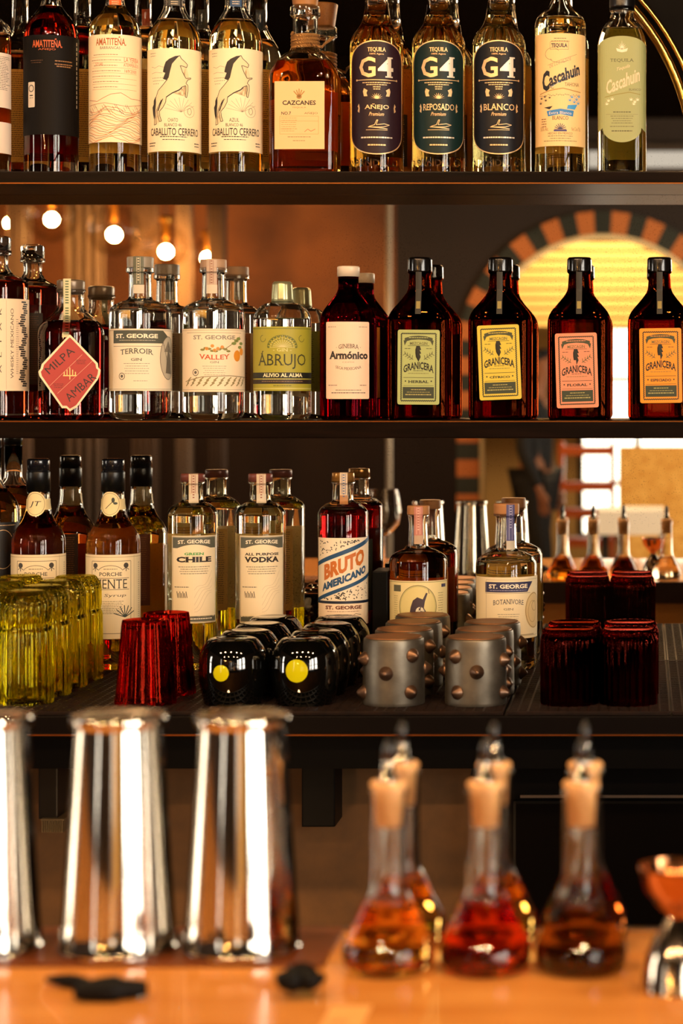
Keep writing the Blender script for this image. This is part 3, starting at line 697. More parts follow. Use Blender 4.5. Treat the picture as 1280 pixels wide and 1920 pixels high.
# square flask with rope round its neck
L_ = Lab(-5, 0); L_.rect(-46, 158, 47, 284, '#e9bd86').up()
for i in range(5): L_.line([(0, 188), (-10+i*5, 172+abs(i-2)*2.2)], 2.0, '#a87a3e')
L_.ell(0, 187, 5, 4, '#a87a3e', 10)
L_.txt('CAZCANES', 0, 198, 62, 8.5, INK, .03).txt('TEQUILA', 0, 207, 26, 3, '#7a5a34').txt('NO.7', -24, 217.5, 18, 6, INK, .02).txt('AÑEJO', 22, 217.5, 25, 5.5, '#6a5030')
L_.frame(-36, 223, 36, 256, .6, '#b08a50').line([(-36, 232), (36, 232)], .6, '#b08a50').small(-18, 226, 30, 7, '#b08a50', dy=4, h=.9, align=1).line([(10, 252), (16, 247), (22, 251), (30, 247)], .9, '#c8532a').small(0, 261, 44, 1, '#7a5a34').small(0, 268, 24, 1, '#7a5a34').small(-24, 246, 20, 1, '#c8532a')
sq = bottle(572, 'square amber tequila bottle with rope tied round its neck', [(YB1, 56), (YB1-8, 64, 6), (140, 65, 12), (108, 44, 18), (94, 24, 12), (44, 23), (34, 23, 3), (30, 28, 2), (13, 27, 2), (11, 24)], YB1, Z1,
       liq=(.9, .42, .08), fill=118, thick=16, dr=.62, nb=5.5, neck=23, gl=clear, labs=[('front_label', L_)], name='tequila_bottle', group='tequila bottles on the top shelf',
       caps=[('stopper', cork_w, [(14, 22), (10, 23), (-32, 29, 3), (-34, 27)])], back=(170, 280, 44, '#b56a24', '#6a3610'))
bm = bmesh.new(); pts = [( (24.5)*PX*math.cos(a/12*2*PI), 24.5*PX*math.sin(a/12*2*PI), (YB1-94+a/12*6.6)*PX) for a in range(0, 56)]
tube(bm, pts, 3.5*PX, 8); tube(bm, [(.012, -.03, (YB1-88)*PX), (.03, -.034, (YB1-95)*PX), (.033, -.03, (YB1-88)*PX), (.047, -.03, (YB1-76)*PX)], .0022, 6)
def rope_mat():
    m = noisy('#c08a48', '#8a5a28', 40, .8, .4); nt = m.node_tree
    wv = nt.nodes.new('ShaderNodeTexWave'); wv.inputs['Scale'].default_value = 180; wv.bands_direction = 'DIAGONAL'
    bp = nt.nodes.new('ShaderNodeBump'); bp.inputs['Distance'].default_value = .002; tc = [n for n in nt.nodes if n.type == 'TEX_COORD'][0]
    nt.links.new(tc.outputs['Object'], wv.inputs['Vector']); nt.links.new(wv.outputs['Color'], bp.inputs['Height']); nt.links.new(bp.outputs[0], nt.nodes['Principled BSDF'].inputs['Normal']); return m
mesh_obj('rope', bm, rope_mat(), sq, smooth=True)
def g4b(cx, label, c, word, liq):
    pf = [(YB1, 47), (YB1-3, 50, 3), (YB1-32, 50), (72, 50, 26), (46, 27, 20), (-20, 17, 30), (-48, 17), (-49, 20), (-60, 20)]
    t = bottle(cx, label, pf, YB1, Z1, gl=clear, liq=liq, fill=30, thick=9, neck=17, labs=[('front_label', g4(c, word))], name='tequila_bottle', group='tequila bottles on the top shelf',
               caps=[('cap', cork_w, [(-50, 21), (-90, 21, 3), (-91, 18)])], back=(190, 292, 46, '#3a2c10', '#d8a840'))
    bm = bmesh.new()   # raised glass petals on the shoulder and lettering round the foot
    for i in range(16):
        a = 2*PI*i/16; tube(bm, [((r+1)*PX*math.cos(a), (r+1)*PX*math.sin(a), (YB1-y)*PX) for y, r in ((92, 46.5), (84, 45), (74, 40), (64, 34), (56, 29))], [2.2*PX, 3.4*PX, 3.6*PX, 2.8*PX, 1*PX], 8)
    mesh_obj('glass_petals', bm, glass(clear, 1.45), t, smooth=True)
    L2 = Lab(); L2.txt('PANDILLO PANDILLO PANDILLO', 0, 310, 280, 14, glass((1, .98, .92), 1.45, .15), .03); L2.build('foot_lettering', t, YB1, lambda y: (50, 50, 2), off=.3)
    return t
g4b(706, 'tall bottle with maroon round-ended label and big G4', '#24101a', 'AÑEJO', (.95, .62, .18))
g4b(822, 'tall bottle with dark green round-ended label and big G4', '#06201f', 'REPOSADO', (.96, .72, .3))
g4b(935, 'tall bottle with black round-ended label and big G4', '#0c0c14', 'BLANCO', yel)
L_ = Lab(); L_.rect(-60, 70, 62, 279, '#efc98d').up()
L_.small(0, 79, 24, 1, INK).small(0, 84, 36, 1, INK).txt('TEQUILA', -2, 93, 30, 9, '#3a3440', .04).frame(-19, 86, 15, 100, .6, '#6a5a50').ring(-15, 108, 14, 11, .7, '#6a5a50', a0=90, a1=330).ring(-2, 118, 16, 6, .7, '#6a5a50', a0=20, a1=190)
L_.line([(-24, 129), (32, 108)], .6, '#8a6a50').txt('DE LOS ALTOS', 0, 124, 40, 6, '#9a7a68', slope=-.38)
L_.txt('C', -28, 158, 16, 38, '#10121c', .05, slope=-.2).txt('ascahuin', 9, 146, 60, 24, '#12182c', .035, slope=-.40, shear=-.1).line([(-18, 170), (10, 152), (40, 142)], 1.1, '#2b78b8').ring(-14, 168, 5, 4, .9, INK, a0=60, a1=240).ring(10, 152, 5, 5, .9, INK, a0=-60, a1=140)
L_.txt('TAHONA', 23, 164.5, 30, 6.5, '#5a3a22', serif=True)
L_.line([(-42, 182), (-20, 176), (5, 172), (25, 176), (42, 178)], 1.8, '#b0844c')
rnd = random.Random(5)
for i in range(26): x = -42+i*3.2; L_.ell(x, 183+rnd.random()*3, .9, .9, '#4a3a34', 6)
for x, y, r, c in [(-38, 190, 3, 0), (-30, 187, 3, 0), (-40, 199, 3.6, 0), (-28, 194, 3, 0), (-20, 189, 2, 0), (22, 188, 5, 1), (32, 192, 6, 1), (38, 186, 4, 1), (27, 197, 5, 1), (18, 194, 4, 1), (36, 199, 5, 1)]:
    for j in range(5): a = PI+PI*j/4; L_.poly([(x-1.2, y+1.5), (x+1.2, y+1.5), (x+r*1.5*math.cos(a), y+r*1.2*math.sin(a))], ('#28222c', '#3c98dc')[c])
L_.up(); L_.poly([(-32, 207), (-14, 205), (-20, 211)], '#15131c').poly([(14, 203), (34, 201), (28, 211), (12, 210)], '#3c98dc')
L_.poly([(-26, 214), (0, 210), (26, 213), (24, 224), (0, 220), (-23, 224)], '#2e7cc0').up().txt('Extra Blanco', 0, 217, 42, 5, '#e8dcc8', arc=1.2)
L_.txt('BLANCO', 0, 227, 30, 7, '#6a4a34', serif=True)
for j in range(9): a = PI+PI*j/8; L_.line([(0, 248), (11*math.cos(a), 248+11*math.sin(a))], 1.3, '#3a3a5a')
L_.rect(-12, 249, 12, 252, '#3a3a7a').small(-32, 228, 12, 4, '#8a5a3a', dy=4.5, h=1.6).txt('55% Alc.', -31, 247, 18, 7, '#9a7a52').txt('Net Cont 75cl', 31, 247, 20, 7, '#9a7a52')
L_.txt('HECHO EN MEXICO', 0, 255.5, 46, 4, '#4a3626').small(0, 260, 48, 2, '#5a4030', dy=4.4).small(0, 269, 66, 1, '#5a4030')
tequila(1050, 'round shouldered bottle with tan label and blue script lettering', 48, 16, 14, 58, L_, yel, 40, thick=14)
# sage label bottle
L_ = Lab(); p = []
for i in range(25): a = PI+PI*i/24; p.append((44.5*math.cos(a), 93+20*math.sin(a)))
p += [(44.5, 252)]
for i in range(25): a = PI*i/24; p.append((36*math.cos(a), 244+27*math.sin(a)))
p += [(-44.5, 252)]
L_.poly(p, '#9aa06c').up()
for j in range(9): a = PI+PI*j/8; L_.poly([(-1.2, 98), (1.2, 98), ((11+2*(j == 4))*math.cos(a)*.9, 97+(12+4*(j == 4))*math.sin(a))], '#e9dcc0')
L_.poly([(-11, 96), (0, 99), (11, 96), (9, 102), (0, 104), (-9, 102)], '#e9dcc0').txt('TEQUILA', 0, 119, 44, 7, '#4c5234', serif=True).txt('Tequila', 2, 133, 26, 8, '#d8c4a0', slope=-.3, shear=.3)
L_.txt('Cascahuin', 2, 157, 62, 26, '#e4c6a4', .02, slope=-.42).txt('BLANCO', 24, 173, 22, 4, '#5a5a3a', serif=True)
L_.line([(-32, 187), (-10, 182), (14, 178), (34, 182)], 1.6, '#8a8440')
for x, y in ((-25, 194), (-18, 191), (-28, 200), (17, 192), (24, 196), (29, 192), (22, 200)):
    for j in range(5): a = PI+PI*j/4; L_.poly([(x-1, y+1.5), (x+1, y+1.5), (x+5*math.cos(a), y+5*math.sin(a))], '#efe2c4')
L_.small(0, 214, 34, 1, '#4c4a30', h=1.6).line([(-30, 219), (30, 219)], .4, '#6a6440').small(0, 222, 44, 4, '#5a5638', dy=4.2).small(0, 241, 46, 1, '#4c4a30').small(0, 249, 40, 1, '#4c4a30', h=1.8)
bottle(1166, 'squarish shouldered bottle with sage green label beside the brass arc', [(YB1, 40), (YB1-6, 46, 5), (80, 46, 12), (50, 34, 12), (38, 23, 8), (24, 21), (20, 24, 2), (12, 22)], YB1, Z1, gl=clear, liq=yel, fill=58, thick=12, dr=.8, nb=3.6, neck=21,
       labs=[('front_label', L_)], name='tequila_bottle', group='tequila bottles on the top shelf', caps=[('cap', blk, [(20, 20), (14, 24, 1), (-26, 24, 3), (-27, 20)])], back=None)

# ---- middle shelf
B2 = dict(yb=YB2, shelf_z=Z2)
stg = [(YB2, 48), (YB2-10, 57.5, 8), (577, 58, 24), (565, 34, 10), (562, 21.5, 6), (518, 20.5, 2), (513, 21), (511, 26, 1), (503, 26, 1), (501, 22)]
def seal(c, ink, x0=-10, x1=8, y0=482, y1=547, lower='#c8bda8'):
    T_ = Lab(); T_.rect(x0, y0-.5, x1, y1-12, c).rect(x0, y1-12, x1+1, y1+4, lower).up(); T_.line([((x0+x1)/2-3, y0+2), ((x0+x1)/2-3, y1-14)], .8, ink); T_.line([((x0+x1)/2+3, y0+2), ((x0+x1)/2+3, y1-14)], .8, ink)
    for i in range(9): T_.rect((x0+x1)/2-1.6, y0+3+i*5, (x0+x1)/2+1.6, y0+5+i*5, ink)
    return T_
cap_tan = mat('#a8876a', .5); cap_grey = mat('#8f8474', .4)
# left dark whisky
L_ = Lab(); L_.rect(-82, 562, 82, 733, '#e6cfb0').up(); L_.txt('WHISKY MEXICANO', 25, 645, 130, 6, '#4a3a2c', vert=-90).line([(14, 565), (14, 730)], .5, '#9a8466').txt('A  L  T  A  R', 3, 640, 120, 5, '#4a3a2c', vert=-90)
L_.small(36, 600, 6, 26, '#7a6650', dy=4)
for i in range(40): y = 566+i*4; x = 46+5*math.sin(i*.5)+3*math.sin(i*1.7); L_.rect(x, y, x+14, y+3, '#2a2220')
bottle(-3, 'dark whisky bottle with vertical lettering cut by the left edge', [(YB2, 50), (YB2-6, 55, 5), (526, 55, 16), (514, 26, 12), (500, 18), (480, 18), (478, 24, 2), (470, 24)], gl=clear, liq=(.30, .03, .008), fill=528, thick=12, neck=18,
       labs=[('front_label', L_)], name='whisky_bottle', caps=[('glass_stopper', glass(clear), [(476, 17), (470, 22), (446, 24, 5), (443, 16)])], back=(580, 720, 50, '#2c1c14', '#5a3a22'), **B2)
# squat bottle with the red diamond tag
mil = bottle(133, 'squat dark bottle with a red diamond tag hung on its neck', [(YB2, 52), (YB2-6, 60, 5), (612, 61, 18), (592, 38, 14), (580, 25, 10), (562, 24), (550, 24), (548, 27, 2), (543, 27)], gl=clear, liq=(.22, .012, .01), fill=606, thick=14, neck=24,
       name='whisky_bottle', caps=[('stopper', mat('#7a6a58', .3, .4), [(552, 20), (545, 25), (527, 26, 3), (525, 22)])], **B2)
D_ = Lab(); c0, c1 = '#ecd8b4', '#a83228'
dia = [(0, -73), (7, -66), (50, -20), (51, -12), (55, -8), (54, 0), (50, 10), (12, 62), (6, 62), (0, 69), (-6, 63), (-14, 63), (-50, 10), (-54, 4), (-56, -4), (-52, -10), (-50, -18), (-7, -66)]
D_.poly(dia, c0).up().poly([(x*.92, y*.93) for x, y in dia], c1).up()
D_.txt('MILPA', -18, -25, 62, 14, '#2c140f', .0, vert=-42).txt('AMBAR', 19, 24, 66, 15, '#2c140f', .0, vert=-42)
D_.line([(-38, 24), (22, -36)], .5, '#e0b090').line([(-22, 36), (40, -24)], .5, '#e0b090')
for j, (x, h) in enumerate(((-10, 6), (-5, 10), (0, 14), (5, 10), (10, 6))): D_.line([(x, 2), (x, 2-h)], 1.7, '#f0c880')
D_.line([(-12, 3), (12, 3)], 2, '#f0c880').line([(0, 3), (0, 10)], 1.6, '#f0c880').small(20, -26, 20, 3, '#5a1c14').small(-20, 18, 20, 3, '#5a1c14')
D_.cx, D_.cy = -2, 702
D_.build('diamond_tag', mil, YB2, lambda y: (999, 61, 9), off=7., flat=True)['label'] = 'red diamond paper tag'
T_ = Lab(); T_.poly([(-14, 524), (0, 524), (-1, 606), (-4, 634), (-16, 634), (-13, 600)], '#c9c6a0').up()
for i in range(20): T_.rect(-10, 528+i*5, -4, 530+i*5, '#3c5a3a')
T_.build('tag_strap', mil, YB2, lambda y: (27 if y < 575 else 27+(y-575)*.60, 27 if y < 575 else 27+(y-575)*.60, 2), off=1.4, stepx=4, stepy=4)
def corner_rosette(L_, x, y, r, c): L_.ring(x, y, r, r, 1.4, c, 12); L_.ell(x, y, r*.5, r*.5, c, 8)
# gin with grey band
L_ = Lab(); L_.rect(-78, 618, 90, 733, '#e9d9be').up().frame(-74, 621, 88, 730, .8, '#8a8272').poly([(-56, 621), (45, 621), (60, 633), (45, 645), (-56, 645)], '#4b4f44').rect(-56, 650, 52, 651, '#8a8272')
L_.up().txt('ST. GEORGE', -8, 631.5, 82, 8, '#f0e4cc', .035, True).small(-6, 639, 72, 1, '#b8b09c', h=1).txt('TERROIR', -7, 659, 62, 10, '#4b4f44', .01, True, arc=3).txt('GIN', -7, 675, 20, 5, '#4b4f44', .01, True)
L_.small(-7, 682, 50, 5, '#8d8474', dy=4.6); corner_rosette(L_, -35, 706, 6, '#5d584c'); L_.small(0, 714, 26, 1, '#8d8474')
L_.poly([(60+22*math.cos(2*PI*i/24), 672+40*math.sin(2*PI*i/24)) for i in range(24)], '#b9b09c').up().ring(60, 672, 22, 40, 1.2, '#5d584c').poly([(52, 700), (56, 670), (60, 655), (66, 668), (72, 702)], '#6a6458').poly([(48, 660), (60, 640), (74, 662)], '#7d7668')
for i in range(14): L_.line([(44+i*2.4, 640+(i*7) % 40), (48+i*2, 650+(i*7) % 40)], .9, '#4b463c')
terroir = bottle(263, 'clear gin bottle with grey banner label and round tree emblem', stg, gl=(.97, .98, .97), liq=(.97, .97, .95), fill=582, thick=14, neck=20, name='gin_bottle', labs=[('front_label', L_)], group='gin bottles on the middle shelf',
       caps=[('cap', cap_grey, [(504, 20), (502, 24.5, 1), (484, 25, 2), (482, 24)])], strips=[('seal_strip', seal('#5d5f4e', '#c8c0a8', -13, 6))], back=(620, 732, 50, '#7a6448', '#3a2c1c'), **B2)
# gin with orange fruit
L_ = Lab(); L_.rect(-78, 618, 90, 735, '#ecd8ba').up().frame(-74, 621, 88, 731, .8, '#a8997c').rect(-56, 625, 60, 626, '#a8997c').txt('ST. GEORGE', 2, 634, 82, 8, '#8b8474', .03, True)
L_.txt('VALLEY', 2, 671, 58, 9, '#c2501c', .02, True, arc=-2).txt('GIN', 2, 680, 16, 4, '#5d584c', serif=True).small(2, 687, 46, 5, '#9d917c', dy=4)
for i in range(9): a = -20+i*6; L_.ell(a, 657-3*math.sin(i*1.3), 4.5, 2.2, '#7d7a3c', 10)
for x, y in ((-12, 655), (-2, 650), (8, 655), (16, 652), (2, 658)): L_.ell(x, y, 3.4, 3.2, '#dc8a30', 10)
L_.line([(22, 655), (46, 640), (56, 632)], 1.2, '#6c5c34')
for x, y in ((46, 640), (52, 636), (60, 645), (40, 645), (56, 652)): L_.ell(x, y, 6, 3, '#7d8a4c', 10)
L_.up().ell(48, 668, 8.5, 10.5, '#d98a26', 18).ell(61, 660, 6, 7, '#dc8f2c', 14)
corner_rosette(L_, -34, 699, 6, '#5d584c')
for i in range(10):
    for j in range(3): L_.line([(-58+i*13+j*3, 724-j*5), (-50+i*13+j*3, 718-j*5)], 2.2, '#8d7f54')
L_.line([(-60, 716), (-20, 707), (30, 705), (80, 708)], 1.2, '#6c6038')
t = bottle(400, 'clear gin bottle with orange fruit and furrowed field on the label', stg, gl=(.97, .98, .97), liq=(.97, .97, .95), fill=582, thick=14, neck=20, name='gin_bottle', labs=[('front_label', L_)], group='gin bottles on the middle shelf',
       caps=[('cap', cap_tan, [(508, 20), (507, 24.5, 1), (489, 24.5, 2), (487, 24)])], strips=[('seal_strip', seal('#b8a08c', '#8a5a4a', -13, 6, 487))], back=(620, 732, 50, '#8c5a30', '#4a2c1c'), **B2)
# squat green label
L_ = Lab(); L_.rect(-76, 614, 76, 733, '#a09a2e').up().rect(-76, 617, 76, 618.2, '#5c6420').rect(-76, 728, 76, 729, '#d8d08c')
for i in range(13): a = math.radians(180+i*15); L_.line([(0, 652), (28*math.cos(a), 652+22*math.sin(a))], .9, '#c8c084'); L_.ell(26*math.cos(a), 652+20*math.sin(a), 2.6, 2, '#5c6420', 8)
L_.ring(0, 652, 28, 22, 1.2, '#55602a', a0=180, a1=360).ring(0, 652, 19, 15, 1, '#55602a', a0=180, a1=360)
for sx in (-1, 1): L_.ring(sx*38, 636, 6, 6, 1, '#4a5220', a0=0, a1=270)
L_.txt('- GIN -', 0, 657, 34, 6, '#d8d08c', .0, True).txt('ÁBRUJO', -1, 676, 98, 34, '#2f3216', .0, True)
L_.rect(-76, 699, 76, 710, '#17180f').rect(-76, 712, 76, 720, '#2c1e16').up().txt('ALIVIO AL ALMA', 1, 704, 78, 7, '#e6dfb4', .03, True).small(0, 711, 80, 1, '#c8c084').small(0, 715, 84, 1, '#9a7a5a').small(0, 723, 34, 1, '#3c4418')
foil = mat('#b8b890', .3, .75)
t = bottle(529, 'short clear gin bottle with olive green label and foil capsule', [(YB2, 46), (YB2-8, 53.5, 8), (590, 54, 22), (571, 38, 12), (567, 20, 6), (560, 17.5), (545, 17), (542, 17)], gl=(.97, .98, .97), liq=(.98, .97, .9), fill=600, thick=9, neck=17, name='gin_bottle',
       labs=[('front_label', L_)], group='gin bottles on the middle shelf', caps=[('foil_capsule', foil, [(566, 20.5), (558, 20, 2), (532, 18.5, 4), (528, 15)], {'rib': .012, 'ribn': 13})], back=(616, 730, 50, '#6c7422', '#30340f'), **B2)
# dark bottle, pink-cream label
L_ = Lab(-2, 0); L_.rect(-44, 605, 44, 748, '#eacbb0', 3).up().txt('· GINEBRA ·', 2, 650, 46, 8, INK, .0, True, arc=3).txt('Armónico', 2, 667, 76, 15, INK, .045, True).txt('CDMX', 2, 680, 22, 2.6, '#a08a74').txt('SECA MEXICANA', 2, 692, 48, 5, INK, .0, True, arc=-3.5)
L_.small(-30, 614, 18, 1, '#7a6452').small(30, 614, 18, 1, '#7a6452').small(-28, 722, 20, 1, '#7a6452', h=1.4).small(30, 722, 14, 1, '#7a6452', h=1.4).small(2, 731, 50, 1, INK).small(2, 736, 68, 1, INK, h=1.4)
bottle(653, 'near black bottle with a plain pale pink label and white cap', [(YB2, 48), (YB2-5, 53, 4), (590, 53, 24), (562, 31, 18), (546, 19, 10), (518, 19)], gl=(.30, .01, .025), liq=None, fill=570, neck=19, name='gin_bottle',
       labs=[('front_label', L_)], group='gin bottles on the middle shelf', caps=[('cap', mat('#d8c8b4', .35), [(519, 21), (501, 21, 2), (499.5, 19)])], back=(608, 746, 46, '#c98a1e', '#8a5210'), **B2)
# four amber flasks
def granicera(cx, word, c, tilt, lx, ly, label):
    w_, h_ = 39, 69.5
    L_ = Lab(lx, ly, tilt); L_.rect(-w_, -h_, w_, h_, c, 4).up(); dk = '#1f2616'
    L_.frame(-w_+7, -h_+7, w_-7, h_-7, 1.6, dk)
    for i in range(34):
        y = -h_+9+i*3.7
        if y < h_-9:
            for sx in (-1, 1): L_.line([(sx*(w_-7)-1.6, y+1.2), (sx*(w_-7)+1.6, y-1.2)], 1.1, dk)
    for i in range(17):
        x = -w_+9+i*3.7
        for sy in (-1, 1): L_.line([(x-1.2, sy*(h_-7)+1.6), (x+1.2, sy*(h_-7)-1.6)], 1.1, dk)
    L_.poly([(-26, -54), (-14, -57.5), (0, -58.5), (14, -57.5), (26, -54), (26, -47), (14, -50.5), (0, -51.5), (-14, -50.5), (-26, -47)], '#3a4028').poly([(-28, -50), (-22, -48), (-26, -40)], '#3a4028').poly([(28, -50), (22, -48), (26, -40)], '#3a4028')
    L_.txt('MEZCAGIN', 0, -44, 33, 5.5, '#5a5a34', .02, True).rect(-20, -40, 20, -39.3, dk)
    L_.up().small(0, -55.5, 38, 1, c, h=1.3).poly([(-4, -40), (2, -40), (5, -32), (2, -32), (5, -25), (2, -25), (4, -19), (0, -10), (-1, -19), (-5, -19), (-2, -26), (-6, -26), (-2, -33), (-6, -33)], '#14160c')
    L_.small(-20, -35, 12, 1, dk).small(20, -35, 12, 1, dk)
    for sx in (-1, 1):
        L_.line([(sx*10, -14), (sx*26, -26)], 1.1, '#4c5030')
        for j in range(4): L_.line([(sx*(12+j*4), -16-j*3), (sx*(11+j*5), -22-j*2.4)], 1.2, '#5c6038'); L_.line([(sx*(12+j*4), -16-j*3), (sx*(17+j*4), -14-j*2.6)], 1.2, '#5c6038')
    L_.txt('GRANICERA', 0, -3, 56, 14, '#14160c', .03, arc=7.5)
    L_.small(0, 6, 20, 1, dk).small(0, 11, 40, 1, '#6a6a40').rect(-28, 19, 28, 19.8, dk).txt(word, 0, 27, 38, 5, dk, .03, True).ell(-24, 26, 1.5, 1.5, dk, 6).ell(24, 26, 1.5, 1.5, dk, 6).rect(-28, 34, 28, 34.6, dk)
    L_.rect(-29, 37, 29, 58, '#2f3826').up().small(0, 41, 28, 1, '#a09a5c', h=1.5).small(0, 46, 44, 1, '#a09a5c').small(0, 50, 50, 1, '#a09a5c', h=2)
    T_ = Lab(); T_.rect(-5, 511, 5, 590, '#171610').up().rect(-3.5, 566, 3.5, 580, '#8a7a3c')
    t = bottle(cx, label, [(YB2, 55), (YB2-6, 59, 5), (592, 59.5, 16), (560, 32, 12), (545, 22, 8), (514, 20), (511, 23, 2), (506, 23)], gl=(.42, .075, .015), liq=None, fill=600, wall=3, dr=.60, nb=5, neck=20, name='liqueur_bottle',
         labs=[('front_label', L_)], group='amber flasks on the middle shelf', caps=[('cap', mat('#0a0807', .2, coat=.6), [(512, 22), (509, 23.5, 1), (486, 23, 3), (483, 20)])], **B2)
    T_.build('neck_strip', t, YB2, lambda y: (22+(0 if y < 545 else (y-545)*.30), 22+(0 if y < 545 else (y-545)*.30), 2), off=2.2, stepx=3, stepy=4)
    return t
granicera(787, 'HERBAL', '#a3ad6c', .4, 1, 689, 'amber flask with a sage green lightning bolt label')
granicera(938, 'CÍTRICO', '#cfb83c', -2.2, 0, 680, 'amber flask with a yellow lightning bolt label')
granicera(1086, 'FLORAL', '#e08a68', -1.6, -4, 695, 'amber flask with a salmon pink lightning bolt label')
granicera(1236, 'ESPECIADO', '#e88f14', -.8, 2, 686, 'amber flask with an orange lightning bolt label, at the right edge')

# ---- counter row (shelf 3)
B3 = dict(yb=YB3, shelf_z=ZM-.0002)
L_ = Lab(); L_.rect(-60, 990, 70, 1180, '#0c0a0a').up().ring(20, 1040, 24, 36, 1, GOLD).small(20, 995, 60, 1, GOLD)
bottle(-15, 'amber bottle with black label cut by the left edge of the counter', [(YB3, 46), (YB3-6, 50, 5), (956, 50, 22), (930, 28, 20), (915, 17, 10), (846, 17)], gl=clear, liq=(.9, .42, .08), fill=930, neck=17, name='liqueur_bottle',
       labs=[('front_label', L_)], caps=[('cap', blk, [(850, 18), (832, 18, 2), (831, 16)])], D=3.235, **B3)
def syrup(cx, liq, seal_t, l1, l2, label):
    L_ = Lab(); L_.rect(-72, 1044, 76, 1200, '#e7d5ae').up().rect(-72, 1048, 76, 1049, '#b09a6c').line([(42, 1046), (42, 1200)], .7, '#b09a6c').frame(-42, 1056, 34, 1190, 1., '#6a5c44')
    for sx in (-34, 24): L_.ell(sx, 1064, 5, 5, '#3c352c', 10).line([(sx, 1064), (sx, 1075)], 1.4, '#3c352c').line([(sx-6, 1072), (sx, 1068), (sx+6, 1072)], 1.2, '#3c352c')
    L_.ring(-5, 1078, 24, 14, 1, '#6a5c44', a0=200, a1=340).small(-5, 1070, 26, 1, '#3c352c').txt('PORCHE', -5, 1080, 42, 7, '#3c352c', .01, True).rect(-38, 1087, 30, 1088, '#6a5c44').txt(l1, -5, 1098, 62, 17, '#3c352c', .0, True)
    L_.rect(-38, 1108, 30, 1109, '#6a5c44').txt(l2, 4, 1120, 40, 7, '#5a4c3a', shear=.3).small(-5, 1130, 50, 8, '#7a6c52').small(58, 1060, 5, 28, '#5a4c3a', dy=4)
    for i in range(7): a = math.radians(200+i*22); L_.line([(22, 1160), (22+22*math.cos(a), 1160+22*math.sin(a))], 1.8, '#2f3a34')
    N_ = Lab(); N_.rect(-30, 942, 34, 962, '#d8c794').up().ell(-6, 951, 20, 23, '#e2d09c').up().ring(-6, 951, 17, 20, .7, '#6a5c44')
    if seal_t: N_.txt(seal_t, -6, 952, 18, 12, '#2c2620', shear=.35)
    else: N_.ell(0, 944, 3, 5, '#2f3a2a', 10).ell(4, 950, 4, 2.4, '#2f3a2a', 10).line([(-14, 960), (-6, 952), (0, 946)], 1.2, '#2c2620')
    return bottle(cx, label, [(YB3, 46), (YB3-4, 49.5, 4), (1008, 49.5, 24), (984, 29, 16), (958, 21.5, 16), (935, 20.5), (918, 20)], gl=clear, liq=liq, fill=968, neck=20, name='syrup_bottle', thick=7,
         labs=[('front_label', L_)], strips=[('neck_label', N_)], group='syrup bottles behind the ribbed glasses', caps=[('cap_skirt', mat('#070707', .35), [(928, 22), (892, 22, 1), (891, 20)]), ('cap', mat('#15151a', .22, coat=.6), [(892, 20.8), (869, 20.8, 3), (867, 17)])],
         back=(1020, 1160, 40, '#5a2a14' if not seal_t else '#2c140c', '#7a4a24'), **B3)
syrup(72, (.72, .22, .05), 'JT', 'ORGEAT', 'Syrup', 'reddish brown syrup bottle with black cap, left of the pair')
syrup(212, (.97, .68, .25), '', 'MENTE', 'Syrup', 'cloudy golden syrup bottle with black cap and leaf neck label')
vod = [(YB3, 42), (YB3-5, 46.5, 5), (963, 47, 22), (950, 30, 10), (947, 19.5, 5), (916, 19), (913, 22.5, 1), (908, 22)]
def vodka_lab(l1, l2, c1):
    L_ = Lab(3, 0); L_.rect(-46, 1009, 48, 1171, '#ead9b6').up().frame(-44, 1011, 46, 1169, .8, '#6d675a').rect(-43, 1012, 45, 1032, '#57584c').up()
    p = [(-42, 1036)]+[(-42+84*i/16, 1036-11*math.sin(PI*i/16)) for i in range(17)]+[(42, 1160), (-42, 1160)]
    L_.poly(p, '#ead9b6').rect(-43, 1158, 45, 1168, '#57584c').up().txt('ST. GEORGE', 0, 1019.5, 62, 7, '#efe4cc', .03, True, arc=1.5)
    if l1: L_.txt(l1, 0, 1042.5 if c1 != INK else 1043, 36 if c1 != INK else 66, 5, c1, .035, True)
    L_.txt(l2, 0, 1053, 68, 10.5, INK, .05, True).small(0, 1066, 62, 4, '#5d5648', dy=4.2, h=1.1).small(-24, 1103, 30, 1, '#8d836c', h=2)
    for i in range(7): L_.line([(-33+i*3, 1112+(i % 2)*3), (-31+i*3, 1124)], 1.3, '#3d382e')
    for k in range(5): L_.line([(0+i*5, 1150-k*9+6*math.sin(i*.9+k)-i*5) for i in range(8)], .5, '#c2ae8a')
    L_.small(14, 1162, 44, 1, '#efe4cc', h=2)
    return L_
def vodka(cx, lab, label, gl=(.98, .98, .93), liq=(.97, .96, .86), dyy=0, **k):
    return bottle(cx, label, vod, gl=gl, liq=liq, fill=958, neck=19, thick=12, name='spirit_bottle', labs=[('front_label', lab)] if lab else [], group='tall clear spirit bottles on the counter',
        caps=[('cap', mat('#6e3a30', .4), [(910, 22.5), (897, 22.5, 2), (895, 21)])], strips=[('seal_strip', seal('#c8b49a', '#8a4a3a', -7, 10, 895, 945))], **B3, **k)
vodka(361, vodka_lab('GREEN', 'CHILE', '#3e9a4a'), 'clear vodka bottle labelled CHILE with small green word', back=(1010, 1170, 40, '#a8863c', '#5a4420'))
vodka(488, vodka_lab('ALL PURPOSE', 'VODKA', INK), 'clear vodka bottle labelled VODKA in plain black letters', back=(1010, 1170, 40, '#a8863c', '#5a4420'))
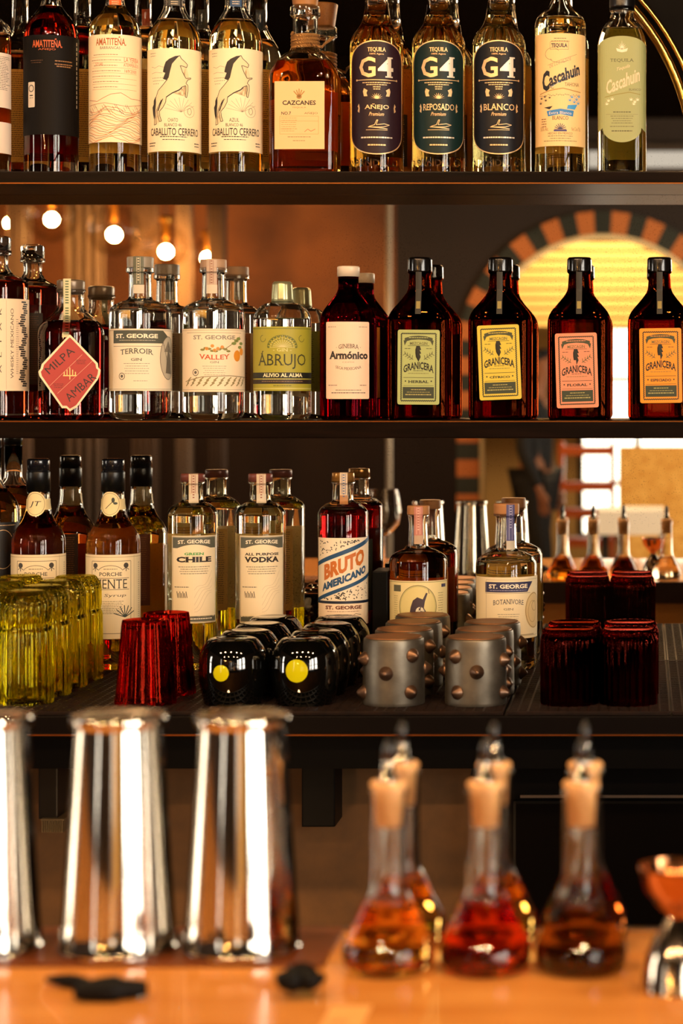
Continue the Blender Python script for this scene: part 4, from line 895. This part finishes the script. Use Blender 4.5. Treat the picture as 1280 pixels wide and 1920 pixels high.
# red bottle with diagonal lettering
L_ = Lab(); L_.rect(-60, 1013, 66, 1130, '#eadcc2').up()
rnd = random.Random(11)
for i in range(150):
    x = rnd.uniform(-52, 52); top = rnd.random() < .5
    ylim = 1052-(x+52)*.36 if top else 0
    if top:
        if ylim-1017 < 5: continue
        y = rnd.uniform(1017, ylim-4)
    else:
        lo = 1124-(x+52)*.36+7
        if lo > 1125: continue
        y = rnd.uniform(lo, 1126)
    a = rnd.uniform(0, PI); l = rnd.uniform(2, 5); L_.line([(x, y), (x+l*math.cos(a), y+l*math.sin(a)*.7)], 1.6, '#2c2420')
blue = '#1d4a72'; sl = -.385
L_.up().poly([(-60, 1059), (66, 1010.5), (66, 1019), (-60, 1067)], blue).poly([(-60, 1126), (66, 1078), (66, 1085), (-60, 1133)], blue)
L_.txt('BRUTO', 3, 1062, 82, 30, '#c06a24', .055, slope=sl).txt('AMERICANO', 3, 1088.5, 92, 15, blue, .055, slope=sl)
L2 = Lab(); L2.rect(-60, 1135, 66, 1175, '#efd9bc').rect(-60, 1130, 66, 1135, '#101c34').up().txt('ST. GEORGE', 1, 1142, 72, 7, '#6a3420', .045, True).small(0, 1149, 64, 1, '#8a5a44').line([(-18, 1157), (-8, 1155), (-2, 1157)], .8, INK).line([(16, 1158), (24, 1154), (36, 1156)], .8, INK).small(0, 1162, 56, 1, '#a8886c').small(0, 1166, 74, 2, '#8a5a44', dy=3.6, h=1.3)
br = bottle(643, 'dark red aperitif bottle with diagonal blue and orange lettering', [(YB3, 42), (YB3-5, 46.5, 5), (963, 47, 22), (950, 30, 10), (947, 19.5, 5), (915, 19), (913, 22.5, 1), (909, 22)], gl=clear, liq=(.30, .006, .008), fill=962, neck=19, thick=8, name='liqueur_bottle',
       labs=[('front_label', L_), ('lower_label', L2)], caps=[('cap', mat('#a8783c', .25, .6), [(911, 22), (894, 21, 2), (893, 20)])], strips=[('seal_strip', seal('#c8b49a', '#3a5a8a', -6, 8, 893, 947, '#a8784a'))], back=(1030, 1170, 40, '#14201e', '#4a5a50'), **B3)
gin3 = [(YB3, 48), (YB3-8, 54, 8), (1050, 54.5, 20), (1038, 34, 10), (1034, 19, 6), (990, 17), (978, 18.5), (974, 20, 1), (970, 20)]
L_ = Lab(); L_.rect(-72, 1092, 72, 1200, '#e4d69e').up().rect(-72, 1094, 72, 1095, '#8a8a5a').rect(-52, 1100, -34, 1112, '#5a5a44').rect(48, 1099, 62, 1105, '#3a3a5c')
L_.ell(-1, 1140, 36, 40, '#c2b97c', 30).up().ring(-1, 1140, 36, 40, 1.1, '#6a6440').ell(-1, 1140, 33, 37, '#d8cb8a', 30).up()
L_.poly([(-14, 1140), (-10, 1128), (-2, 1122), (8, 1126), (14, 1114), (17, 1115), (12, 1130), (10, 1142), (16, 1152), (8, 1156), (2, 1146), (-8, 1154), (-16, 1152)], '#3a2c38').ell(3, 1148, 8, 8, '#d8d0b8', 14).line([(18, 1108), (20, 1116)], 1.2, '#6a5444')
L_.small(46, 1115, 14, 14, '#7a7450', dy=4.6).small(-46, 1120, 10, 14, '#9a945a', dy=4)
bottle(784, 'brown gin bottle with pink neck seal and oval picture on yellow label', gin3, gl=clear, liq=(.62, .24, .05), fill=1044, neck=17, thick=14, name='gin_bottle', labs=[('front_label', L_)], group='stout gin bottles on the counter',
       caps=[('cap', mat('#a87444', .5), [(973, 18), (971, 21, 1), (957, 21, 2), (955, 20)])], strips=[('seal_strip', seal('#b8786a', '#e0b0a0', -8, 8, 955, 1022, '#b89a80'))], back=(1094, 1230, 48, '#c99a2c', '#4a3a6a'), **B3)
g3 = [(YB3, 50), (YB3-8, 57, 8), (1054, 57.5, 20), (1042, 34, 10), (1038, 20, 6), (990, 18), (976, 19), (974, 24, 1), (969, 24)]
L_ = Lab(); L_.rect(-76, 1085, 84, 1199, '#e9d9b4').up().frame(-40, 1090, 76, 1194, .7, '#a8997c').poly([(-42, 1094), (56, 1094), (48, 1104), (42, 1113), (-42, 1113)], '#2e2f55').rect(-42, 1114.5, 50, 1115.3, '#8a8272')
L_.up().txt('ST. GEORGE', 4, 1102, 76, 8, '#efe4cc', .035, True).small(4, 1109, 74, 1, '#a8a4c0').txt('BOTANIVORE', 4, 1130, 58, 9, '#2e2f45', .0, True, arc=2.5).txt('GIN', 4, 1144, 18, 4, '#5d584c', serif=True).small(4, 1153, 42, 5, '#8d8474', dy=4.4)
L_.ell(60, 1148, 24, 34, '#dbc08c', 24).up().ring(60, 1148, 22, 32, 1, '#8a6a3c').ring(56, 1150, 12, 20, .8, '#a8844c').ring(62, 1140, 8, 9, .8, '#8a6a3c').rect(-42, 1191, 60, 1194, '#b8a888')
bottle(949, 'pale gin bottle with violet banner label and purple neck seal', g3, gl=clear, liq=(.93, .88, .62), fill=1060, neck=18, thick=14, name='gin_bottle', labs=[('front_label', L_)], group='stout gin bottles on the counter',
       caps=[('cap', mat('#a87444', .5), [(973, 22), (971, 24, 1), (953, 24, 2), (951, 23)])], strips=[('seal_strip', seal('#4a4878', '#a8a4c8', 0, 16, 951, 1032, '#b8b0a0'))], back=(1088, 1190, 50, '#c9a44c', '#3a3460'), **B3)
a, b = W(703, 1068, 3.21), W(731, 1100, 3.21)
tag(box('black_caddy', a.x, b.x, 3.18, 3.25, ZM, a.z, mat('#040404', .4, 0., .1), bevel=.002), 'narrow black box standing behind the red aperitif bottle', 'box')

# ------------------------------------------------------------------ glasses and cups on the counter
def vessel(bm, outer, inner, seg=72, rib=0, amp=0, iamp=0, dr=1.):
    """outer/inner: (z, r) from the open rim to the closed end, one closed glass wall"""
    rings = [(inner[-1][0], 0, 0, 2)]+[(z, r, r*dr, 2, iamp) for z, r in reversed(inner)]+[(z, r, r*dr, 2, amp if k < len(outer)-2 else amp*.4) for k, (z, r) in enumerate(outer)]+[(outer[-1][0], 0, 0, 2)]
    loft(bm, rings, seg, rib); bmesh.ops.recalc_face_normals(bm, faces=bm.faces); return bm
def dup(o, loc, rotz=None, label=None):
    c = o.copy(); COL.objects.link(c); c.location = loc
    if rotz is not None: c.rotation_euler = (0, 0, rotz)
    if label: c['label'] = label
    for ch in list(o.children):
        d = ch.copy(); COL.objects.link(d); d.parent = c
        for g in ch.children: e = g.copy(); COL.objects.link(e); e.parent = d
    return c
ORD = ('front row', 'second row from the front', 'third row from the front', 'last row at the back', 'fifth row')
# tall ribbed yellow green tumblers, upside down
out = fillet([(0, .0352), (.004, .0358, .002), (.094, .0350, .004), (.099, .0322, .003), (.105, .0338, .004), (.134, .0335, .012), (.146, .026, .006), (.1465, .02)], 4)
inn = [(.0, .0325), (.004, .0325), (.092, .0318), (.099, .0296), (.106, .0305), (.132, .030), (.139, .022)]
me_y = vessel(bmesh.new(), out, inn, 144, 18, .045, .02)
g_y = glass((.92, .88, .30), 1.5)
def hobnail(m):
    nt = m.node_tree; N = nt.nodes; L = nt.links; g = [n for n in N if n.type == 'BSDF_GLASS'][0]
    tc = N.new('ShaderNodeTexCoord'); v = N.new('ShaderNodeTexVoronoi'); v.inputs['Scale'].default_value = 300; sp = N.new('ShaderNodeSeparateXYZ'); gt = N.new('ShaderNodeMapRange')
    gt.inputs['From Min'].default_value = .118; gt.inputs['From Max'].default_value = .130; mu = N.new('ShaderNodeMath'); mu.operation = 'MULTIPLY'; b = N.new('ShaderNodeBump'); b.inputs['Distance'].default_value = .0009; b.inputs['Strength'].default_value = .8
    L.new(tc.outputs['Object'], v.inputs['Vector']); L.new(tc.outputs['Object'], sp.inputs[0]); L.new(sp.outputs[2], gt.inputs[0]); L.new(gt.outputs[0], mu.inputs[0]); L.new(v.outputs[0], mu.inputs[1]); L.new(mu.outputs[0], b.inputs['Height']); L.new(b.outputs[0], g.inputs['Normal'])
hobnail(g_y)
first = None
for ci, X in enumerate((-.807, -.886)):
    for ri, Y in enumerate((2.835, 2.915, 2.995, 3.075)):
        lab = 'yellow green ribbed tumbler upside down, %s, %s column of two' % (ORD[ri], ('right', 'left')[ci])
        loc = (X+ri*.0015, Y, ZM)
        if first is None: first = tag(mesh_obj('ribbed_tumbler', me_y, g_y, loc=loc, smooth='auto'), lab, 'glass', 'yellow green ribbed tumblers'); 
        else: dup(first, loc, .3*ri+ci, lab)
# short red ribbed tumblers
out = fillet([(0, .0385), (.004, .039, .002), (.012, .0375, .004), (.100, .0305, .006), (.1085, .0295, .003), (.109, .026)], 4)
inn = [(0, .036), (.01, .035), (.098, .0275), (.101, .02)]
o = tag(mesh_obj('red_tumbler', vessel(bmesh.new(), out, inn, 128, 16, .035, .012), glass((.78, .05, .02), 1.5), loc=((273-CX)*2.83/F, 2.83, ZM), smooth='auto'), 'red ribbed tumbler upside down, the front one of the pair', 'glass', 'red ribbed tumblers')
dup(o, ((273-CX)*2.83/F+.006, 2.925, ZM), .4, 'red ribbed tumbler upside down, behind the front red one')
# dark wine red ribbed glasses
out = fillet([(0, .0365), (.084, .0368, .007), (.091, .0335, .003), (.094, .0345, .002), (.0975, .032, .002), (.0965, .026)], 4)
inn = [(0, .0335), (.080, .0335), (.086, .028)]
o = tag(mesh_obj('dark_tumbler', vessel(bmesh.new(), out, inn, 192, 24, .036, .008), glass((.48, .075, .055), 1.5), loc=((1067-CX)*2.83/F, 2.83, ZM), smooth='auto'), 'dark wine red ribbed glass, front row, left one', 'glass', 'dark wine red ribbed glasses')
dup(o, ((1178-CX)*2.83/F, 2.83, ZM), .5, 'dark wine red ribbed glass, front row, right one')
dup(o, ((1067-CX)*2.83/F+.004, 2.918, ZM), .9, 'dark wine red ribbed glass, back row, left one')
dup(o, ((1178-CX)*2.83/F+.002, 2.918, ZM), 1.3, 'dark wine red ribbed glass, back row, right one')
# black round tumblers with a yellow spot
out = fillet([(0, .037), (.004, .0385, .002), (.035, .0452, .03), (.068, .043, .02), (.084, .031, .012), (.086, .022, .003), (.0845, .016)], 5)
inn = [(0, .0345), (.03, .042), (.062, .039), (.078, .028)]
bgl = mat('#050504', .04, spec=.8, coat=1.)
def black_tumbler(px, D, row, col, first, spot):
    lab = 'glossy black round tumbler, %s, %s column%s' % (ORD[row], col, ', big yellow spot' if spot == 2 else ', small yellow spot' if spot else '')
    X = (px-CX)*2.83/F+row*.002
    t = thing('black_tumbler', lab, 'glass', (X, D, ZM), 0, 'glossy black round tumblers')
    if first: 
        b = first.copy(); COL.objects.link(b); b.parent = t
    else: b = mesh_obj('tumbler_body', vessel(bmesh.new(), out, inn, 56), bgl, t, smooth='auto')
    if spot:
        r = (.0105, .0148)[spot-1]; ang, zc = ((-.17, .044), (-.10, .047))[spot-1]
        bm = bmesh.new(); c = None; rows = []
        for k in range(6):
            rr = r*k/5; ring_ = []
            for i in range(24 if k else 1):
                a = 2*PI*i/24; u, v = rr*math.cos(a), rr*math.sin(a); z = zc+v
                R_ = next(r0+(r1-r0)*(z-z0)/(z1-z0) for (z0, r0), (z1, r1) in zip(out, out[1:]) if z0 <= z <= z1) + .0006+.0006*(1-(k/5)**2)
                th = ang+u/R_; ring_.append(bm.verts.new((R_*math.sin(th), -R_*math.cos(th), z)))
            rows.append(ring_)
        for k in range(1, 6):
            for i in range(24):
                if k == 1: bm.faces.new((rows[0][0], rows[1][i], rows[1][(i+1) % 24]))
                else: bm.faces.new((rows[k-1][i], rows[k][i], rows[k][(i+1) % 24], rows[k-1][(i+1) % 24]))
        mesh_obj('yellow_spot', bm, mat('#c9c40c', .12, coat=.8), t, smooth=True)
    return b
fb_ = None
for ri, Y in enumerate((2.83, 2.922, 3.014, 3.106)):
    for ci, px in enumerate((437, 572)):
        b = black_tumbler(px, Y, ri, ('left', 'right')[ci], fb_, (ci+1) if ri == 0 else 0)
        fb_ = fb_ or b
# pewter cups with studs
pew = noisy('#8a8274', '#4c463e', 22, .34, .25, metal=.85, rough2=.6, name='pewter')
pewt = noisy('#a8744a', '#6e4a30', 18, .45, .2, metal=.75, name='pewter_top')
stud_m = noisy('#8a6a52', '#5a4438', 40, .35, .15, metal=.8, name='stud')
def stud_bm(ang, z, r, big):
    bm = loft(bmesh.new(), [(-.0028, .0094*big, .0094*big, 2), (.001, .0094*big, .0094*big, 2), (.003, .0078*big, .0078*big, 2), (.0085, .003*big, .003*big, 2), (.0098, .001, .001, 2)], 16)
    M_ = Matrix.Translation((r*math.sin(ang), -r*math.cos(ang), z)) @ Matrix.Rotation(ang, 4, 'Z') @ Matrix.Rotation(PI/2, 4, 'X')
    bmesh.ops.transform(bm, matrix=M_, verts=bm.verts); return bm
def pewter_cup(px, D, lab, studs, rot=0):
    X = px
    t = thing('studded_cup', lab, 'cup', (X, D, ZM), rot, 'studded pewter cups')
    r = .0405; o_ = fillet([(0, r*.985), (.003, r, .002), (.078, r*.975, .005), (.0855, r*.955, .004), (.0862, r*.86)], 4)
    mesh_obj('cup_body', vessel(bmesh.new(), o_, [(0, r*.9), (.07, r*.88), (.08, r*.8)], 56), pew, t, smooth='auto')
    mesh_obj('cup_bottom', loft(bmesh.new(), [(.0855, .037, .037, 2), (.0875, .036, .036, 2), (.0868, .030, .030, 2), (.0868, 0, 0, 2)], 48), pewt, t, smooth='auto')
    for a, z in studs: mesh_obj('stud', stud_bm(math.radians(a), z, r*.985, 1), stud_m, t, smooth='auto')
    return t
sA = [(-62, .060), (-8, .043), (44, .065), (40, .018), (-68, .016), (100, .045), (150, .062), (152, .02), (-112, .04)]
sB = [(-38, .064), (6, .045), (-33, .018), (68, .058), (66, .016), (115, .042), (160, .06), (-95, .042), (-150, .02)]
c1 = pewter_cup((738-CX)*2.83/F, 2.83, 'studded pewter cup, front row, left column', sA)
c2 = pewter_cup((892-CX)*2.83/F, 2.83, 'studded pewter cup, front row, right column', sB)
for ri, Y in enumerate((2.925, 3.02, 3.112)):
    dup(c1, (c1.location.x+.003*(ri+1), Y, ZM), (.35, -.3, .2)[ri], 'studded pewter cup, %s, left column' % ORD[ri+1])
    if ri < 2: dup(c2, (c2.location.x+.004*(ri+1), Y, ZM), (-.25, .3)[ri], 'studded pewter cup, %s, right column' % ORD[ri+1])

# ------------------------------------------------------------------ foreground: tins, dashers, jigger
steel = mat('#d8d2c8', .09, 1.)
def tin(px, lab):
    X = (px-CX)*1.62/F
    t = thing('shaker_tin', lab, 'shaker tin', (X, 1.62, ZR if X < -.3 else ZR), 0, 'upturned steel shaker tins')
    rb, rt, h = .0425, .0325, .166
    o_ = [(0, rb), (.001, rb+.0012), (.003, rb+.0012), (.0045, rb)]+[(.0045+(h-.0045)*i/12, rb+(rt-rb)*(i/12)) for i in range(1, 13)]
    mesh_obj('tin_wall', vessel(bmesh.new(), o_+[(h+.0005, rt-.001)], [(0, rb-.0012), (h-.003, rt-.0012)], 96), steel, t, smooth='auto')
    mesh_obj('weighted_foot', loft(bmesh.new(), [(h+p[0], p[1], p[1], 2) for p in fillet([(-.0005, rt-.0005), (.0005, rt+.0022, .001), (.004, rt+.0036, .002), (.0085, rt+.0032, .002), (.0095, rt-.002, .001), (.0085, rt-.006)], 4)]+[(h+.0085, 0, 0, 2)], 72), steel, t, smooth='auto')
for px, lab in ((-30, 'upturned steel shaker tin cut by the left edge'), (222, 'upturned steel shaker tin standing in the middle of the three'), (454, 'upturned steel shaker tin nearest the bitters bottles')): tin(px, lab)
cork_l = noisy('#ecbc80', '#c8935a', 80, .6, .1)
def dasher(px, D, liq, lab, fillz=.046):
    X = (px-CX)*1.57/F
    t = thing('bitters_bottle', lab, 'bitters bottle', (X, D, ZB), 0, 'conical glass dasher bottles')
    pr = fillet([(0.0005, .025), (.0, .028), (.005, .0325, .004), (.016, .0338, .010), (.058, .0135, .007), (.124, .0128), (.1275, .0142, .001), (.129, .0142)], 6)
    inner = [(z, r-.0016) for z, r in pr if z > fillz]
    def rr(z): return next(r0+(r1-r0)*(z-z0)/((z1-z0) or 1) for (z0, r0), (z1, r1) in zip(pr[1:], pr[2:]) if z0 <= z <= z1)
    rings = [(.003, 0, 0, 2)]+[(z, r, r, 2) for z, r in pr]+[(z, r, r, 2) for z, r in reversed(inner)]+[(fillz, rr(fillz)-.0016, rr(fillz)-.0016, 2), (fillz, 0, 0, 2)]
    mesh_obj('glass_body', loft(bmesh.new(), rings, 56), glass(clear, 1.45), t, smooth='auto')
    zs = [.005]+[z for z, r in pr if .006 < z < fillz-.001]+[fillz-.0006]
    mesh_obj('liquid', loft(bmesh.new(), [(zs[0], 0, 0, 2)]+[(z, rr(z)-.0022, rr(z)-.0022, 2) for z in zs]+[(zs[-1], 0, 0, 2)], 40), liquid(liq), t, smooth='auto')
    mesh_obj('cork', loft(bmesh.new(), [(.104, 0, 0, 2), (.104, .0098, .0098, 2), (.128, .0112, .0112, 2), (.129, .0112, .0112, 2), (.134, .0135, .0135, 2), (.136, .012, .012, 2), (.136, 0, 0, 2)], 32), cork_l, t, smooth='auto')
    mesh_obj('dasher_spout', loft(bmesh.new(), [(.1355, .0085, .0085, 2), (.1375, .0085, .0085, 2), (.139, .0052, .0052, 2), (.150, .0042, .0042, 2), (.152, .0034, .0034, 2)], 24), mat('#d8d2c8', .15, 1.), t, smooth='auto')
    mesh_obj('dropper_cap', loft(bmesh.new(), [(.1515, .0046, .0046, 2), (.160, .0040, .0040, 2), (.166, .0022, .0022, 2), (.167, .001, .001, 2)], 20), blk, t, smooth='auto')
dasher(727, 1.573, (1, .62, .18), 'conical dasher bottle of orange bitters, front row beside the tins')
dasher(909, 1.573, (.78, .09, .03), 'conical dasher bottle of deep red bitters, front row')
dasher(1089, 1.573, (.42, .2, .06), 'conical dasher bottle of dark brown bitters, front row', .040)
dasher(729, 1.655, (1, .68, .2), 'conical dasher bottle of amber bitters behind the orange one')
dasher(911, 1.655, (1, .66, .18), 'conical dasher bottle of amber bitters behind the deep red one')
dasher(1091, 1.655, (.5, .14, .03), 'conical dasher bottle behind the dark brown one')
dasher(1345, 1.62, (.9, .85, .7), 'conical dasher bottle of clear liquid beside the jigger')
cop = mat('#c4855a', .14, 1.)
X = (1268-CX)*1.5/F
jig = thing('copper_jigger', 'copper double jigger cut by the right edge', 'jigger', (X, 1.52, ZB+.0002), 0)
k = 1.52/F
o_ = [(0, .0245), (.001, .025), (.003, .0245), (.020, .0225), (.034, .0165), (.045, .0095), (.050, .0062)]
mesh_obj('large_cup', vessel(bmesh.new(), o_, [(0, .0235), (.020, .0215), (.033, .0155), (.044, .0085)], 56), mat('#cfc2b0', .12, 1.), jig, smooth='auto')
o_ = [(.086, .0262), (.085, .0267), (.083, .026), (.070, .0225), (.060, .0145), (.052, .0068), (.0495, .006)]
mesh_obj('small_cup', vessel(bmesh.new(), o_, [(.086, .0252), (.070, .0212), (.061, .0135), (.054, .006)], 56), cop, jig, smooth='auto')
# dark things lying on the bar
def lump(name, px0, px1, py, D, h, lab, cat, seed):
    rnd = random.Random(seed); a, b = W(px0, py, D), W(px1, py, D); bm = bmesh.new(); n = 14; yy = D
    pts = [(a.x+(b.x-a.x)*i/n, yy+.006*math.sin(i*.8+seed), ZB+.0045+h*.5) for i in range(n+1)]
    tube(bm, pts, [(.002+h*.5*math.sin(PI*(i+.5)/(n+1))) for i in range(n+1)], 12)
    for v in bm.verts: v.co.z = max(v.co.z, ZB+.0004)
    tag(mesh_obj(name, bm, mat('#060504', .6, 0., .15), smooth=True), lab, cat)
bm = bmesh.new(); D0 = .414*F/(1868-CY)
pts = [W(60+i*9, 1853-6*math.sin(i*.35), 1.49) for i in range(14)]; 
for p in pts: p.y = 1.525-.0000*p.x; p.z = ZB+.005
for i, p in enumerate(pts): p.y = 1.525-.022*(i/13)**2
tube(bm, pts, [.0015+.0035*math.sin(PI*(i+.6)/14.5) for i in range(14)], 10)
pts = [Vector(((140+i*11-CX)*1.49/F, 1.487+.010*i/12, ZB+.0065)) for i in range(13)]
tube(bm, pts, [.0025+.0075*math.sin(PI*(i+.5)/14)**.8*(1 if i < 8 else .7) for i in range(13)], 10)
for v in bm.verts: v.co.z = max(v.co.z, ZB+.0004)
tag(mesh_obj('curled_garnish', bm, mat('#070504', .6, 0., .15), smooth=True), 'dark curled garnish strip lying on the bar in front of the middle tin', 'garnish')
lump('dark_stopper', 520, 604, 1855, 1.50, .016, 'dark rounded stopper lying on the bar below the right tin', 'stopper', 2)
pp = W(650, 1900, 1.46)
L_ = Lab(); L_.rect(-42, -30, 60, 40, '#dca86a').up().txt('/LIN', -22, 0, 26, 9, INK)
bm = bmesh.new(); bx(bm, (612-CX)*1.455/F, (690-CX)*1.455/F, 1.38, 1.475, ZB+.0003, ZB+.0009)
cd_ = tag(mesh_obj('paper_coaster', bm, mat('#d8a05a', .6)), 'tan paper card with small print at the bottom of the bar', 'card')
V, Fc = text_mesh('/LIN', .0, True); bm = bmesh.new(); vs = [bm.verts.new(((616-CX)*1.44/F+x*.0075, 1.430+y*.012, ZB+.001)) for x, y in V]
for f in Fc:
    try: bm.faces.new([vs[i] for i in f])
    except ValueError: pass
mesh_obj('print', bm, mat(INK, .6), cd_)
# wine glass on the bar, seen only in the mirror
q = R(745, 0, 5.0); wg = thing('wine_glass', 'stemmed wine glass standing on the bar, seen in the mirror', 'wine glass', (-.595, 1.6, ZR))
mesh_obj('bowl', vessel(bmesh.new(), [(.20, .032), (.185, .036), (.15, .041), (.12, .036), (.10, .018), (.092, .004), (.02, .0035), (.006, .008), (.001, .035), (.0, .035)], [(.20, .031), (.185, .035), (.15, .040), (.122, .035), (.103, .016)], 40), glass(clear, 1.45), wg, smooth='auto')
